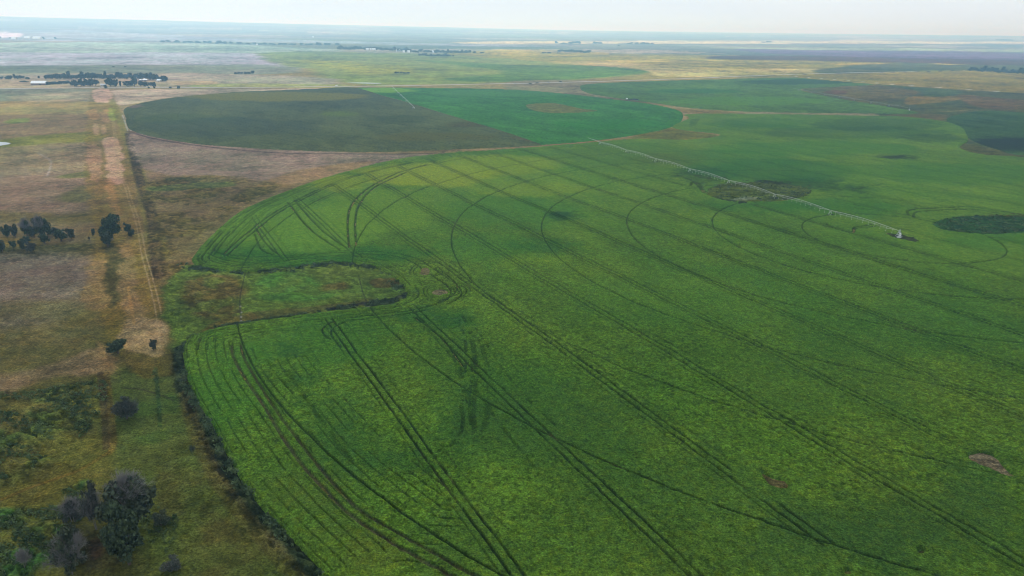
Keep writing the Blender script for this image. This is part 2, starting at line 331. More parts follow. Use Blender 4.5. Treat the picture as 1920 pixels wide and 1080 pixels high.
# ------------------------------------------------------------------ meshes from the sheet
def mesh_from(name, x, y, z, quads, attrs, mat, kind, label=None, cat=None):
    me = bpy.data.meshes.new(name); n = len(x)
    me.vertices.add(n); me.vertices.foreach_set('co', np.stack([x, y, z], 1).astype(np.float32).ravel())
    q = np.asarray(quads, np.int32); me.loops.add(q.size); me.loops.foreach_set('vertex_index', q.ravel())
    me.polygons.add(len(q)); me.polygons.foreach_set('loop_start', np.arange(0, q.size, 4, dtype=np.int32))
    me.polygons.foreach_set('loop_total', np.full(len(q), 4, np.int32))
    me.update(calc_edges=True)
    me.polygons.foreach_set('use_smooth', np.ones(len(q), bool))
    for k, v in attrs.items():
        a = me.attributes.new(k, 'FLOAT_COLOR', 'POINT')
        c = np.ones((n, 4), np.float32); c[:, :3] = v; a.data.foreach_set('color', c.ravel())
    o = bpy.data.objects.new(name, me); COL.objects.link(o); me.materials.append(mat)
    o['kind'] = kind
    if label: o['label'] = label
    if cat: o['category'] = cat
    return o
def cover_mat(name, scales, amp, bump, rough=.9, tint=(1.12, 1.02, .84)):
    m = bpy.data.materials.new(name); m.use_nodes = True; n = m.node_tree.nodes; l = m.node_tree.links
    b = n['Principled BSDF']; b.inputs['Roughness'].default_value = rough; b.inputs['Specular IOR Level'].default_value = .0
    at = n.new('ShaderNodeAttribute'); at.attribute_name = 'col'
    t = n.new('ShaderNodeTexCoord'); prev = at.outputs['Color']; hs = []
    for i, (s, a) in enumerate(zip(scales, amp)):
        z = n.new('ShaderNodeTexNoise'); z.inputs['Scale'].default_value = 1 / s; z.inputs['Detail'].default_value = 3
        l.new(t.outputs['Object'], z.inputs['Vector'])
        mr = n.new('ShaderNodeMapRange'); mr.inputs[1].default_value = .25; mr.inputs[2].default_value = .75
        mr.inputs[3].default_value = 1 - a; mr.inputs[4].default_value = 1 + a; l.new(z.outputs[0], mr.inputs[0])
        v = n.new('ShaderNodeVectorMath'); v.operation = 'SCALE'; l.new(prev, v.inputs[0]); l.new(mr.outputs[0], v.inputs[3]); prev = v.outputs[0]; hs.append(z)
    z = n.new('ShaderNodeTexNoise'); z.inputs['Scale'].default_value = 1 / (scales[0] * 3.1); z.inputs['Detail'].default_value = 4
    l.new(t.outputs['Object'], z.inputs['Vector'])
    mt = n.new('ShaderNodeMix'); mt.data_type = 'RGBA'; mt.blend_type = 'MULTIPLY'; mt.inputs[7].default_value = (*tint, 1)
    mr = n.new('ShaderNodeMapRange'); mr.inputs[1].default_value = .48; mr.inputs[2].default_value = .68; l.new(z.outputs[0], mr.inputs[0])
    l.new(mr.outputs[0], mt.inputs[0]); l.new(prev, mt.inputs[6]); l.new(mt.outputs[2], b.inputs['Base Color'])
    bp = n.new('ShaderNodeBump'); bp.inputs['Strength'].default_value = bump; bp.inputs['Distance'].default_value = scales[0] * .5
    l.new(hs[0].outputs[0], bp.inputs['Height']); l.new(bp.outputs[0], b.inputs['Normal'])
    return m
M_GRASS = cover_mat('pasture', (.9, 3.5, .4), (.5, .25, .5), 1.)
M_CROP = cover_mat('crop_leaves', (.6, 2.2, .35), (.5, .2, .5), 1., .7, (1.25, 1.05, .8))
idx = np.arange(NR * NA).reshape(NR, NA)
Q = np.stack([idx[:-1, :-1], idx[:-1, 1:], idx[1:, 1:], idx[1:, :-1]], -1).reshape(-1, 4)
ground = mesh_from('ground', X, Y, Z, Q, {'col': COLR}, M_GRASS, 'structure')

# ------------------------------------------------------------------ crops: canopies standing on the plain, wheelings pressed into them
PIV = W(1685, 444); TA = R(-62.4); TN = np.array([-sin(TA), cos(TA)])
RINGS = [56.2, 111.7, 166.3, 220.4, 275.3, 329.9, 385.4]
PIV2 = W(775, 204); NX = W(880, 560)[0]
def ptrack(P, wid, x, y, sp, pat=0., off=0):
    if off:
        t = np.gradient(P, axis=0); t /= np.hypot(*t.T)[:, None] + 1e-9; P = P + off * np.stack([-t[:, 1], t[:, 0]], 1)
    out = np.zeros(x.shape); lo, hi = P.min(0) - 8, P.max(0) + 8
    ix = np.nonzero((x > lo[0]) & (x < hi[0]) & (y > lo[1]) & (y < hi[1]))[0]
    d = segdist(x[ix], y[ix], P); out[ix] = rut(d, wid, sp[ix]); return out
def spn(x, y, nx, ny, ix):
    r = np.hypot(x, y) + 1e-6; a = np.abs((nx * x + ny * y) / r); b = np.sqrt(np.clip(1 - a * a, 0, 1)); return np.hypot(a * SPR[ix], b * SP[ix])
def rut(d, wid, sp):
    we = np.maximum(wid, sp * 1.15)
    return (1 - ss(we * .35, we * .85, d)) * np.clip(1.9 * wid / we, .1, 1)
def crop(name, poly, height, seen, dist, label, holes=(), tracks=None, patches=(), margin=6, rowamp=.5):
    P = smooth(WP(poly), 4, True); lo, hi = P.min(0) - margin, P.max(0) + margin
    ix = np.nonzero((X > lo[0]) & (X < hi[0]) & (Y > lo[1]) & (Y < hi[1]))[0]
    x, y = X[ix], Y[ix]; sp = SP[ix]; ww = np.stack([x * .92 + wx[ix] * .08, y * .92 + wy[ix] * .08])
    d = segdist(ww[0], ww[1], P, True); s = np.where(inpoly(ww[0], ww[1], P), d, -d)
    for h in holes:
        H = smooth(WP(h), 4, True); dh = segdist(wx[ix] * .5 + x * .5, wy[ix] * .5 + y * .5, H, True); ih = inpoly(wx[ix] * .5 + x * .5, wy[ix] * .5 + y * .5, H)
        s = np.minimum(s, np.where(ih, -dh, dh))
    keep = s > -np.maximum(1.2, SPR[ix] * 1.1)
    full = np.full(NR * NA, -1, np.int64); ix = ix[keep]; s = s[keep]; x, y, sp = X[ix], Y[ix], SP[ix]; full[ix] = np.arange(len(ix))
    spr = SPR[ix]
    q = full[Q]; ok = (q >= 0).all(1); q = q[ok]
    ok = (s[q] > -.3).any(1); q = q[ok]
    c0 = alb(seen, dist); c = np.tile(c0, (len(x), 1))
    # growth differences along the drilling direction
    u = x * cos(TA) + y * sin(TA); v = -x * sin(TA) + y * cos(TA)
    n1 = fbm(u, v, 120, 81); n2 = fbm(u / 3.5, v, 14, 83); n3 = fbm(x, y, 38, 85)
    g = (n1 - .5) * .7 + (n2 - .5) * .35 * rowamp + (n3 - .5) * .7
    c *= np.array([1.84, 1.24, .90]) if name == 'soybean_crop' else np.array([1.25, 1.08, 1.15]); c *= (1 + .4 * mottle(u / 2.2, v, sp / 1.5, 400, (2.6, 5.5, 12, 26, 60, 140, 350)) * (1 if name == 'soybean_crop' else 2.2) + .7 * mottle(x, y, sp * .8, 440, (.55, .9, 1.4)))[:, None]
    gap = (1 - nf(x, y, .9, 430, 2)) * (1 - ss(.25, .6, sp)); c *= (1 + .12 - .55 * gap ** 1.5)[:, None]  # gaps darkened: leaf shade, with soil and stems, painted into the canopy colour
    c *= (1 + g * .32)[:, None]; c *= 1 + (g + (n3 - .5) * .4)[:, None] * np.array([.45, .1, .1]) * rowamp
    hgt = np.full(len(x), height) * (1 + (n2 - .5) * .3)
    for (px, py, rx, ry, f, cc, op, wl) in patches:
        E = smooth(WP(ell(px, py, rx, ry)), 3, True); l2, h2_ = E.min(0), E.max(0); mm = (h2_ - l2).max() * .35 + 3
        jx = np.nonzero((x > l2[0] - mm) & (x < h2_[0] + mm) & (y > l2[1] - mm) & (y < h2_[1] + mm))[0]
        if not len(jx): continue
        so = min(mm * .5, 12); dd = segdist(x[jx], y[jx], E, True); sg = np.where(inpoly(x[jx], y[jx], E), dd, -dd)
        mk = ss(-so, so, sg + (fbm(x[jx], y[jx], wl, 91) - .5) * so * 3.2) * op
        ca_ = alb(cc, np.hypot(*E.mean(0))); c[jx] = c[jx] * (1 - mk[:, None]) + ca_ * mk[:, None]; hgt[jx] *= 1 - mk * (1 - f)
    t = np.zeros(len(x)); soil = np.zeros(len(x))
    if tracks: t, soil = tracks(x, y, sp, s, ix)
    # canopy relief
    nearw = 1 - ss(.5, 1.1, sp)
    bump = (fbm(x, y, 2.0, 95, 3) - .5) * .75 * nearw + (fbm(u / 2.5, v, 5, 97, 3) - .5) * .7 * (1 - ss(.9, 2.2, sp))
    hgt = hgt * (1 + bump) * (1 - t * .92)
    edge = ss(-.2, np.maximum(1.0, spr * .5), s)
    z = Z[ix] + np.where(s > -.1, hgt * edge + .04, -.35)
    ts = np.clip(t, 0, 1)[:, None]; sc = np.array([.030, .030, .018]); tc_ = (1 - .74 * ts) * c * (1 - ts * soil[:, None] * .6) + ts * soil[:, None] * np.array([.075, .055, .04])
    c = np.clip(tc_, .006, .5)
    o = mesh_from(name, x, y, z, q, {'col': c}, M_CROP, 'stuff', label, 'crop')
    return o

BIG = NEAR_EDGE + [(350, 640), (366, 628), (420, 614), (480, 603), (600, 587), (690, 578), (735, 572), (758, 562), (762, 548), (740, 522), (700, 502),
       (640, 493), (560, 500), (480, 510), (420, 510), (372, 500), (360, 489), (366, 478), (384, 456), (420, 422), (468, 388), (560, 350), (640, 325), (740, 300), (830, 289),
       (900, 284), (1000, 277), (1100, 268), (1190, 261), (1290, 262), (1350, 252), (1260, 240), (1292, 222), (1290, 214), (1440, 214), (1600, 217), (1720, 221), (1800, 236), (1816, 262),
       (1800, 276), (1840, 290), (1920, 295), (2250, 320), (2500, 420), (2500, 700), (2300, 1140)]
HEAD = [
 ([(435, 650), (438, 672), (462, 715), (481, 742), (505, 780), (525, 815), (562, 870), (600, 912), (645, 960), (700, 1000), (767, 1042), (830, 1077), (900, 1110)], .9, .4, 0),
 ([(452, 648), (456, 668), (470, 695), (500, 745), (530, 790), (550, 817), (605, 887), (670, 957), (725, 992), (817, 1045), (870, 1075), (930, 1105)], .8, .3, 0),
 ([(620, 640), (608, 630), (606, 618), (630, 604), (700, 594), (780, 584), (826, 570), (852, 552), (856, 535), (835, 515)], .7, 0, 0),
 ([(640, 655), (622, 632), (625, 618), (650, 607), (700, 600), (760, 592), (800, 585)], .7, 0, 0),
 ([(390, 478), (430, 492), (500, 496), (600, 483), (700, 478), (760, 488), (800, 512), (838, 538), (844, 556), (820, 570)], .8, 0, 0),
 ([(390, 478), (430, 492), (500, 496), (600, 483), (700, 478), (760, 488), (800, 512), (838, 538), (844, 556), (820, 570)], .7, 0, 5),
 ([(400, 470), (420, 480), (500, 484), (600, 476), (660, 470)], .6, 0, 0),
 ([(400, 480), (440, 446), (500, 400), (580, 358), (660, 328), (760, 305)], .7, 0, -5),
 ([(400, 480), (440, 446), (500, 400), (580, 358), (660, 328), (760, 305)], .7, 0, -8),
 ([(480, 430), (495, 455), (520, 478)], .7, 0, 0), ([(478, 442), (490, 470), (512, 480)], .6, 0, 0),
 ([(540, 380), (580, 430), (640, 472)], .8, 0, 0), ([(552, 376), (598, 428), (652, 468)], .8, 0, 0),
 ([(655, 465), (652, 420), (660, 385), (690, 355), (740, 328), (800, 310)], 1.1, 0, 0), ([(668, 460), (666, 420), (674, 385), (704, 352), (760, 325)], 1.1, 0, 0),
 ([(855, 590), (872, 640), (872, 700), (866, 760), (868, 800), (850, 835), (820, 850)], 1., -2, 0), ([(855, 590), (872, 640), (872, 700), (866, 760), (868, 800)], .9, -2, 2.5), ([(868, 595), (886, 640), (892, 700), (888, 770), (890, 815)], 1.3, -2, 0),
 ([(780, 600), (830, 640), (868, 690)], .8, 0, 0),
 ([(1550, 422), (1570, 432), (1600, 436), (1602, 428), (1640, 422)], .7, 0, 0), ([(1600, 437), (1606, 430), (1650, 425)], .7, 0, 0),
 ([(1703, 403), (1704, 396), (1740, 392), (1830, 390), (1920, 405)], .9, 0, 0), ([(1713, 408), (1716, 400), (1745, 397), (1820, 394), (1920, 412)], .8, 0, 0),
 ([(1295, 350), (1298, 344), (1310, 345), (1320, 360), (1335, 368)], .7, 0, 0), ([(1270, 330), (1300, 342), (1320, 364)], .7, 0, 0),
 ([(1322, 338), (1310, 344), (1314, 356), (1335, 368), (1345, 372)], .6, -2, 3), ([(1322, 338), (1310, 344), (1314, 356), (1335, 368), (1345, 372)], .6, -2, 6), ([(1200, 318), (1260, 330), (1300, 338)], .8, -2, 0), ([(1180, 300), (1300, 322), (1330, 326)], .8, -2, 0),
 ([(1540, 366), (1620, 374), (1700, 390), (1800, 396)], .8, -2, 0), ([(1530, 352), (1600, 356), (1660, 345)], 1.6, -2, 0), ([(1480, 372), (1560, 380), (1640, 392)], .8, -2, 0), ([(1600, 392), (1700, 404), (1760, 415), (1860, 440), (1960, 452)], .7, -2, 0),
 ([(1300, 225), (1296, 236)], 1.2, 0, 0), ([(1308, 224), (1300, 236)], 1.2, 0, 0)]
BOUND = smooth(WP(BIG), 4, True)
def big_tracks(x, y, sp, s, ix):
    dx, dy = x - PIV[0], y - PIV[1]; r = np.hypot(dx, dy); t = np.zeros(len(x)); soil = np.zeros(len(x))
    wob = (fbm(x, y, 22, 101) - .5) * 1.2
    brk = .72 + .45 * ss(.35, .6, fbm(x, y, 7, 103))
    spr_ = spn(x, y, dx / (r + 1e-6), dy / (r + 1e-6), ix); spt = spn(x, y, TN[0], TN[1], ix)
    for R_ in RINGS:
        t = np.maximum(t, rut(np.abs(r + wob * .6 - R_), .56, spr_) * .88)
    v = dx * TN[0] + dy * TN[1] + wob * .5; u = dx * cos(TA) + dy * sin(TA)
    k = np.round((v + 239.4) / 36.5); dv = v + 239.4 - 36.5 * k
    inside = ss(7, 10, s) * ((r < 408) | ((v > 30) & (x > 150))) * (k > -4)
    fade = np.where(v > -20, .6, 1.) * np.where(r > 400, .6, 1) * (.9 + .3 * h2(k, k * 0, 5))
    for o, wd, st in ((-1.4, .58, .95), (1.4, .58, .95), (-3.8, .4, .4), (4.8, .35, .3)):
        tt = rut(np.abs(dv - o - .5 * (h2(k, k * 0 + o * 3, 7) - .5)), wd, spt) * st * fade * inside * brk
        t = np.maximum(t, tt)
    # seed rows every few metres, faint
    rv = np.abs((v / 6.1) % 1 - .5) * 6.1
    t = np.maximum(t, rut(rv, .28, spt) * .3 * ss(.45, .7, fbm(u / 6, v, 12, 107)) * inside)
    near = (x < PIV[0] - 250) * (s < 42) * (s > 1) * (r > 300)
    t = np.maximum(t, rut(np.abs((s / 3.3 + .25 * fbm(x, y, 30, 111)) % 1 - .5) * 3.3, .4, sp) * .5 * near * ss(.25, .6, nf(x, y, 11, 113)))
    rim = (x < NX) * (y > W(500, 660)[1]) * (s > 1.5) * (r < 420)
    for q0, st in ((3.2, .7), (5.2, .8), (8.6, .75), (10.6, .7), (14.5, .5), (16.5, .45)):
        t = np.maximum(t, rut(np.abs(s + wob * .7 - q0), .5, np.maximum(sp, SPR[ix] * .7)) * st * rim * ss(.2, .5, nf(x, y, 16, 115 + int(q0))))
    soil = np.maximum(soil, .3 * ss(.66, .8, fbm(x, y, 18, 109)))
    for P, wd, so, off in HEAD + [([(840, 640), (862, 700), (880, 760)], 1.6, -1, 0), ([(900, 640), (915, 700), (918, 760), (900, 830)], 1.6, -1, 0), ([(800, 620), (860, 690), (930, 790), (1000, 880)], .8, -1, 0), ([(880, 600), (960, 720), (1040, 800)], .8, -1, 0), ([(540, 700), (600, 790), (660, 870)], 1.2, -1, 0)]:
        q = ptrack(smooth(WP(P), 6), wd, x, y, np.maximum(sp, SPR[ix] * .7), off=off) * brk * (.6 if so == -2 else .5 if so < 0 else 1) * (ss(.2, .5, nf(x, y, 6, 117)) if so < 0 else 1)
        so = max(so, 0)
        soil = np.where(q > t, so, soil); t = np.maximum(t, q)
    return t, soil
BIG_HOLES = [ell(1422, 362, 98, 18), ell(1865, 422, 112, 17), ell(797, 511, 9, 7), ell(826, 548, 15, 6), [(1818, 853), (1848, 851), (1868, 858), (1876, 872), (1892, 888), (1900, 894), (1878, 892), (1852, 878), (1826, 866)],
             [(1430, 888), (1448, 895), (1470, 902), (1476, 914), (1460, 912), (1440, 903)], [(1660, 436), (1690, 440), (1716, 448), (1724, 454), (1710, 453), (1690, 449), (1672, 444)],
             ell(1590, 1074, 9, 4), ell(1732, 1037, 6, 3)]
PT = [ # px, py, rx, ry, height factor, colour, opacity, wl
 (800, 330, 130, 22, 1, (128, 146, 70), .75, 16), (930, 310, 120, 18, 1, (120, 144, 74), .7, 18), (1000, 360, 90, 12, 1, (112, 138, 66), .6, 18), (640, 345, 60, 14, 1, (130, 148, 78), .6, 12),
 (960, 400, 120, 30, 1, (66, 112, 62), .5, 10), (900, 470, 90, 24, .95, (64, 110, 62), .5, 6), (1020, 465, 70, 14, .85, (54, 98, 56), .55, 5), (1055, 408, 28, 9, .8, (44, 84, 52), .8, 6),
 (1000, 492, 70, 8, 1, (94, 124, 50), .7, 10), (560, 480, 150, 24, .9, (58, 106, 50), .7, 10), (740, 480, 60, 14, .85, (52, 100, 50), .6, 8),
 (560, 430, 150, 50, 1, (98, 136, 76), .7, 14), (700, 400, 120, 40, 1, (98, 132, 68), .65, 14), (600, 640, 120, 50, .95, (60, 104, 44), .5, 12), (545, 660, 26, 14, .8, (46, 84, 44), .6, 3), (570, 715, 34, 14, .8, (48, 86, 44), .5, 3), (620, 790, 60, 50, .9, (52, 90, 44), .5, 3), (650, 850, 60, 40, .85, (48, 84, 42), .5, 3),
 (740, 870, 60, 18, .8, (48, 84, 42), .55, 3), (420, 720, 60, 90, 1, (64, 110, 50), .5, 10), (860, 700, 60, 120, .95, (58, 96, 46), .35, 4), (870, 790, 30, 50, .8, (46, 80, 42), .5, 3), (820, 600, 70, 20, .9, (48, 92, 44), .6, 8),
 (990, 760, 90, 80, .95, (60, 96, 46), .35, 6), (560, 930, 60, 40, 1, (84, 98, 40), .5, 8), (640, 1000, 70, 50, 1, (82, 98, 40), .5, 8), (700, 1040, 60, 30, 1, (84, 96, 38), .5, 8),
 (1320, 330, 50, 14, .85, (54, 88, 60), .6, 6), (1500, 345, 80, 12, .8, (50, 88, 62), .7, 12), (1590, 356, 60, 5, .8, (50, 84, 60), .6, 6), (1450, 320, 150, 20, .9, (60, 104, 66), .6, 20), (1380, 300, 120, 18, 1, (68, 114, 66), .5, 20),
 (1680, 296, 30, 4, .6, (46, 78, 56), .8, 8), (1640, 235, 120, 12, .95, (58, 98, 74), .45, 9), (1600, 250, 180, 12, .95, (56, 96, 72), .4, 9), (1750, 260, 60, 8, .95, (54, 90, 68), .45, 9), (1420, 232, 90, 10, .9, (66, 112, 84), .4, 9),
 (1680, 320, 160, 12, 1, (82, 122, 66), .6, 22), (1820, 330, 160, 20, 1, (76, 118, 58), .6, 22), (1520, 280, 200, 14, 1, (74, 122, 78), .5, 22), (1180, 290, 130, 18, 1, (84, 118, 74), .6, 20), (1250, 300, 60, 12, 1, (86, 110, 76), .6, 16),
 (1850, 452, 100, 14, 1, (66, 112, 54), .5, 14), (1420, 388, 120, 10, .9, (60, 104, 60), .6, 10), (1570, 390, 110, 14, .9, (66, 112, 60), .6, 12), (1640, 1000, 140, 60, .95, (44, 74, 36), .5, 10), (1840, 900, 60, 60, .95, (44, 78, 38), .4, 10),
 (1300, 560, 260, 60, 1, (62, 104, 48), .35, 25), (1700, 620, 200, 60, 1, (58, 98, 46), .35, 25), (1580, 720, 200, 60, 1, (66, 98, 40), .4, 25), (1780, 960, 100, 40, 1, (66, 90, 40), .4, 20), (1250, 960, 260, 110, 1, (54, 84, 36), .5, 14), (900, 1040, 140, 70, 1, (56, 86, 36), .5, 10), (1700, 1020, 240, 90, 1, (54, 82, 35), .5, 14), (600, 930, 130, 120, 1, (64, 96, 42), .4, 8), (1050, 820, 160, 80, 1, (56, 86, 40), .5, 12)]  # wide bottom ellipses: cloud shade and vignetting painted into the crop colour
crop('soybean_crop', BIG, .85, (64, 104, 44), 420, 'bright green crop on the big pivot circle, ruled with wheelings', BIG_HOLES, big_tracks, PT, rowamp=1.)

# hollows and gaps in the big field: weeds and bare earth on the plain itself
def repaint(pts, seen, soft, op, rough, wl=6, warp=1):
    P = smooth(WP(pts), 4, True); m = soft * 2 + 8; lo, hi = P.min(0) - m, P.max(0) + m
    ix = np.nonzero((X > lo[0]) & (X < hi[0]) & (Y > lo[1]) & (Y < hi[1]))[0]
    x, y = wx[ix], wy[ix]; ins = inpoly(x, y, P); d = segdist(x, y, P, True); mk = ss(-soft, soft, np.where(ins, d, -d)) * op
    cc = alb(seen, np.hypot(*P.mean(0))) * (1 + (nf(X[ix], Y[ix], wl, 120) - .5) * .4 + (nf(X[ix] * .5, Y[ix], wl / 3, 121) - .5) * .7)[:, None]
    COLR[ix] = COLR[ix] * (1 - mk[:, None]) + cc * mk[:, None]; Z[ix] += mk * rough * clump[ix]
repaint(ell(1422, 362, 112, 22), (86, 104, 62), 3, 1, .7, 12)
repaint([(1336, 370), (1420, 383), (1500, 378), (1534, 360), (1526, 372), (1480, 387), (1400, 390)], (44, 70, 44), 2, .85, .6, 8)
repaint([(1306, 328), (1400, 337), (1500, 344), (1534, 356), (1500, 350), (1400, 344), (1318, 338)], (50, 74, 50), 2, .85, .6, 8)
repaint(ell(1330, 338, 46, 11), (66, 86, 64), 3, 1, .5, 10)
repaint(ell(1440, 368, 60, 8), (84, 104, 60), 3, .6, .5, 12)
repaint(ell(1400, 374, 26, 2.5), (125, 138, 125), 2, .8, .1, 8)
repaint(ell(1865, 422, 130, 20), (58, 90, 46), 2, 1, .7, 8)
repaint([(1748, 408), (1800, 402), (1920, 404), (2000, 410), (1920, 408), (1800, 406)], (92, 96, 64), 1.5, .7, .3, 8)
repaint(ell(797, 511, 14, 10), (102, 100, 84), 1, 1, .05, 3); repaint(ell(826, 548, 20, 9), (106, 104, 88), 1, 1, .05, 3)
repaint(ell(1852, 868, 60, 30), (96, 92, 80), 2, 1, .05, 3); repaint(ell(1455, 902, 30, 18), (78, 76, 60), 2, 1, .05, 3)
repaint(ell(1692, 446, 45, 12), (62, 76, 50), 2, 1, .5, 4)
co = np.stack([X, Y, Z], 1).astype(np.float32); ground.data.vertices.foreach_set('co', co.ravel())
cc4 = np.ones((len(X), 4), np.float32); cc4[:, :3] = COLR; ground.data.attributes['col'].data.foreach_set('color', cc4.ravel())

# second circle: dark half and bright half
def arc(C, r, a0, a1, n=14):
    return [C + r * np.array([cos(t), sin(t)]) for t in np.linspace(a0, a1, n)]
def toPX(P):
    v = np.array([P[0], P[1], -EYE]); z = v @ FW; return (960 + FOC * (v @ RT) / z, 540 - FOC * (v @ UP) / z)
PX2 = [(232, 206), (236, 222), (240, 240), (262, 251), (300, 259), (380, 271), (480, 279), (600, 284), (720, 285), (850, 281), (1000, 274)]
PX2B = [(1020, 272), (1100, 265), (1200, 252), (1262, 238), (1280, 223), (1274, 208), (1225, 196), (1150, 186), (1050, 175), (980, 169), (900, 166), (800, 165), (720, 164), (664, 164)]
SPLIT = [(664, 164), (720, 180), (790, 200), (850, 218), (940, 245), (1000, 266), (1015, 272)]
def t2(x, y, sp, s, ix):
    r = np.hypot(x - PIV2[0], y - PIV2[1]); t = np.zeros(len(x))
    for R_ in RINGS: t = np.maximum(t, rut(np.abs(r - R_), .4, sp) * .5)
    v = (x * -sin(R(-40)) + y * cos(R(-40))); t = np.maximum(t, rut(np.abs((v / 36) % 1 - .5) * 36, .5, sp) * .6)
    return t, np.zeros(len(x))
crop('dark_crop', PX2 + SPLIT[::-1] + [(600, 166), (500, 170), (420, 174), (340, 181), (290, 188), (250, 197)], .8, (79, 103, 103), 1050, 'dark grey green crop on the left half of the distant pivot circle', (), t2,
     [(520, 182, 170, 9, 1, (116, 128, 112), .85, 40), (640, 214, 40, 4, 1, (98, 124, 92), .8, 14), (820, 258, 110, 9, 1, (92, 104, 80), .75, 30), (1000, 262, 40, 6, 1, (96, 100, 98), .7, 20), (750, 225, 60, 8, .8, (70, 96, 82), .5, 20), (900, 235, 60, 6, 1, (88, 98, 92), .6, 20), (350, 225, 90, 10, 1, (82, 108, 88), .5, 30), (250, 200, 12, 3, .6, (130, 120, 130), .6, 10), (420, 240, 160, 18, 1, (74, 98, 104), .5, 40)], rowamp=.25)
crop('green_crop', SPLIT + PX2B, .8, (70, 118, 97), 1100, 'vivid green crop on the right half of the distant pivot circle', [[(990, 196), (1040, 194), (1090, 204), (1120, 208), (1050, 212), (1000, 207)]], t2,
     [(720, 170, 60, 5, 1, (120, 165, 110), .8, 20), (960, 175, 160, 6, 1, (92, 140, 122), .6, 40), (1150, 235, 100, 10, 1, (66, 126, 78), .5, 30)], rowamp=.3)
repaint([(980, 194), (1045, 192), (1100, 203), (1130, 208), (1050, 214), (990, 210)], (100, 120, 102), 3, .85, .3, 12)
crop('grain_crop', [(1088, 166), (1100, 158), (1200, 153), (1340, 149), (1480, 145), (1520, 148), (1600, 155), (1640, 159), (1560, 163), (1500, 168), (1590, 188), (1700, 206), (1708, 214), (1560, 212), (1400, 209), (1290, 202), (1220, 192), (1130, 180), (1100, 174)],
     .8, (86, 124, 112), 1500, 'blue green crop on the farthest pivot circle near the gravel road', (), t2,
     [(1300, 172, 90, 4, 1, (78, 128, 118), .7, 50), (1400, 190, 150, 8, 1, (96, 140, 100), .7, 50), (1500, 154, 120, 5, 1, (80, 118, 118), .7, 50)], rowamp=.4)
crop('dark_green_crop', [(1775, 222), (1840, 208), (1930, 212), (2200, 232), (2200, 310), (1930, 292), (1870, 280), (1820, 262), (1800, 240)], .8, (66, 98, 80), 800,
     'dark green crop at the right edge beyond the brown wedge', (), None, [(1885, 272, 70, 14, 1, (56, 76, 74), .8, 20)], rowamp=.4)  # the darker green is this crop's own colour
cc4[:, :3] = COLR; ground.data.attributes['col'].data.foreach_set('color', cc4.ravel())
co = np.stack([X, Y, Z], 1).astype(np.float32); ground.data.vertices.foreach_set('co', co.ravel())
GZ = Z.reshape(NR, NA)
def gz(x, y):                         # height of the sheet at a point
    r = math.hypot(x, y); a = math.atan2(x, y)
    i = int(np.clip(np.searchsorted(rad, r) - 1, 0, NR - 2)); j = int(np.clip(np.searchsorted(az, a) - 1, 0, NA - 2))
    return float(GZ[i:i + 2, j:j + 2].min())

# ------------------------------------------------------------------ materials
def mat(name, rgb, rough=.8, metal=0., var=.25, scale=3., rgb2=None, spec=.3):
    m = bpy.data.materials.new(name); m.use_nodes = True; n = m.node_tree.nodes; l = m.node_tree.links; b = n['Principled BSDF']
    t = n.new('ShaderNodeTexCoord'); z = n.new('ShaderNodeTexNoise'); z.inputs['Scale'].default_value = scale; z.inputs['Detail'].default_value = 4
    l.new(t.outputs['Object'], z.inputs['Vector']); r = n.new('ShaderNodeValToRGB'); l.new(z.outputs[0], r.inputs[0])
    c = np.array(rgb); c2 = c * (1 + var) if rgb2 is None else np.array(rgb2)
    r.color_ramp.elements[0].position = .35; r.color_ramp.elements[1].position = .65
    r.color_ramp.elements[0].color = (*(c * (1 - var)), 1); r.color_ramp.elements[1].color = (*np.minimum(c2, 1), 1)
    l.new(r.outputs[0], b.inputs['Base Color']); b.inputs['Roughness'].default_value = rough; b.inputs['Metallic'].default_value = metal
    b.inputs['Specular IOR Level'].default_value = spec
    return m
def corr(name, rgb, along=2.):
    m = mat(name, rgb, .45, .2, .08, .6); n = m.node_tree.nodes; l = m.node_tree.links
    wv = n.new('ShaderNodeTexWave'); wv.inputs['Scale'].default_value = along; bp = n.new('ShaderNodeBump'); bp.inputs['Strength'].default_value = .4
    t = n.new('ShaderNodeTexCoord'); l.new(t.outputs['Object'], wv.inputs['Vector']); l.new(wv.outputs[1], bp.inputs['Height']); l.new(bp.outputs[0], n['Principled BSDF'].inputs['Normal'])
    return m
M_STEEL = mat('galvanised_steel', (.38, .41, .42), .5, .25, .12, 1.5)
M_TYRE = mat('black_rubber', (.03, .03, .03), .9)
M_ROOF = corr('white_roof_sheet', (.80, .82, .83)); M_ROOFG = corr('grey_roof_sheet', (.45, .46, .48))
M_WALLW = mat('cream_wall', (.62, .58, .52), .85, var=.08); M_WALLB = mat('brown_brick_wall', (.2, .14, .12), .9, var=.2, scale=6)
M_DARK = mat('dark_opening', (.03, .03, .035), .5); M_GLASS = mat('window_glass', (.06, .08, .1), .15, spec=.6)
M_BARK = mat('bark', (.09, .07, .055), .95, var=.3); M_PALEBARK = mat('dead_wood', (.17, .16, .155), .95, var=.2)
M_LEAF = [mat('dark_leaves', (.022, .036, .020), .85, var=.35, scale=9, rgb2=(.075, .105, .052), spec=.15), mat('olive_leaves', (.028, .040, .024), .85, var=.35, scale=11, rgb2=(.082, .10, .060), spec=.15),
          mat('grey_twigs', (.042, .052, .042), .95, var=.35, scale=10, rgb2=(.092, .098, .084), spec=.1), mat('far_leaves', (.026, .044, .034), .9, var=.3, scale=8, rgb2=(.055, .08, .055), spec=.1)]
M_WHITE = mat('white_paint', (.8, .8, .8), .4, var=.04); M_GREENM = mat('green_machine_paint', (.03, .12, .05), .4, var=.1); M_NAVY = mat('dark_blue_paint', (.03, .035, .07), .4, var=.1)
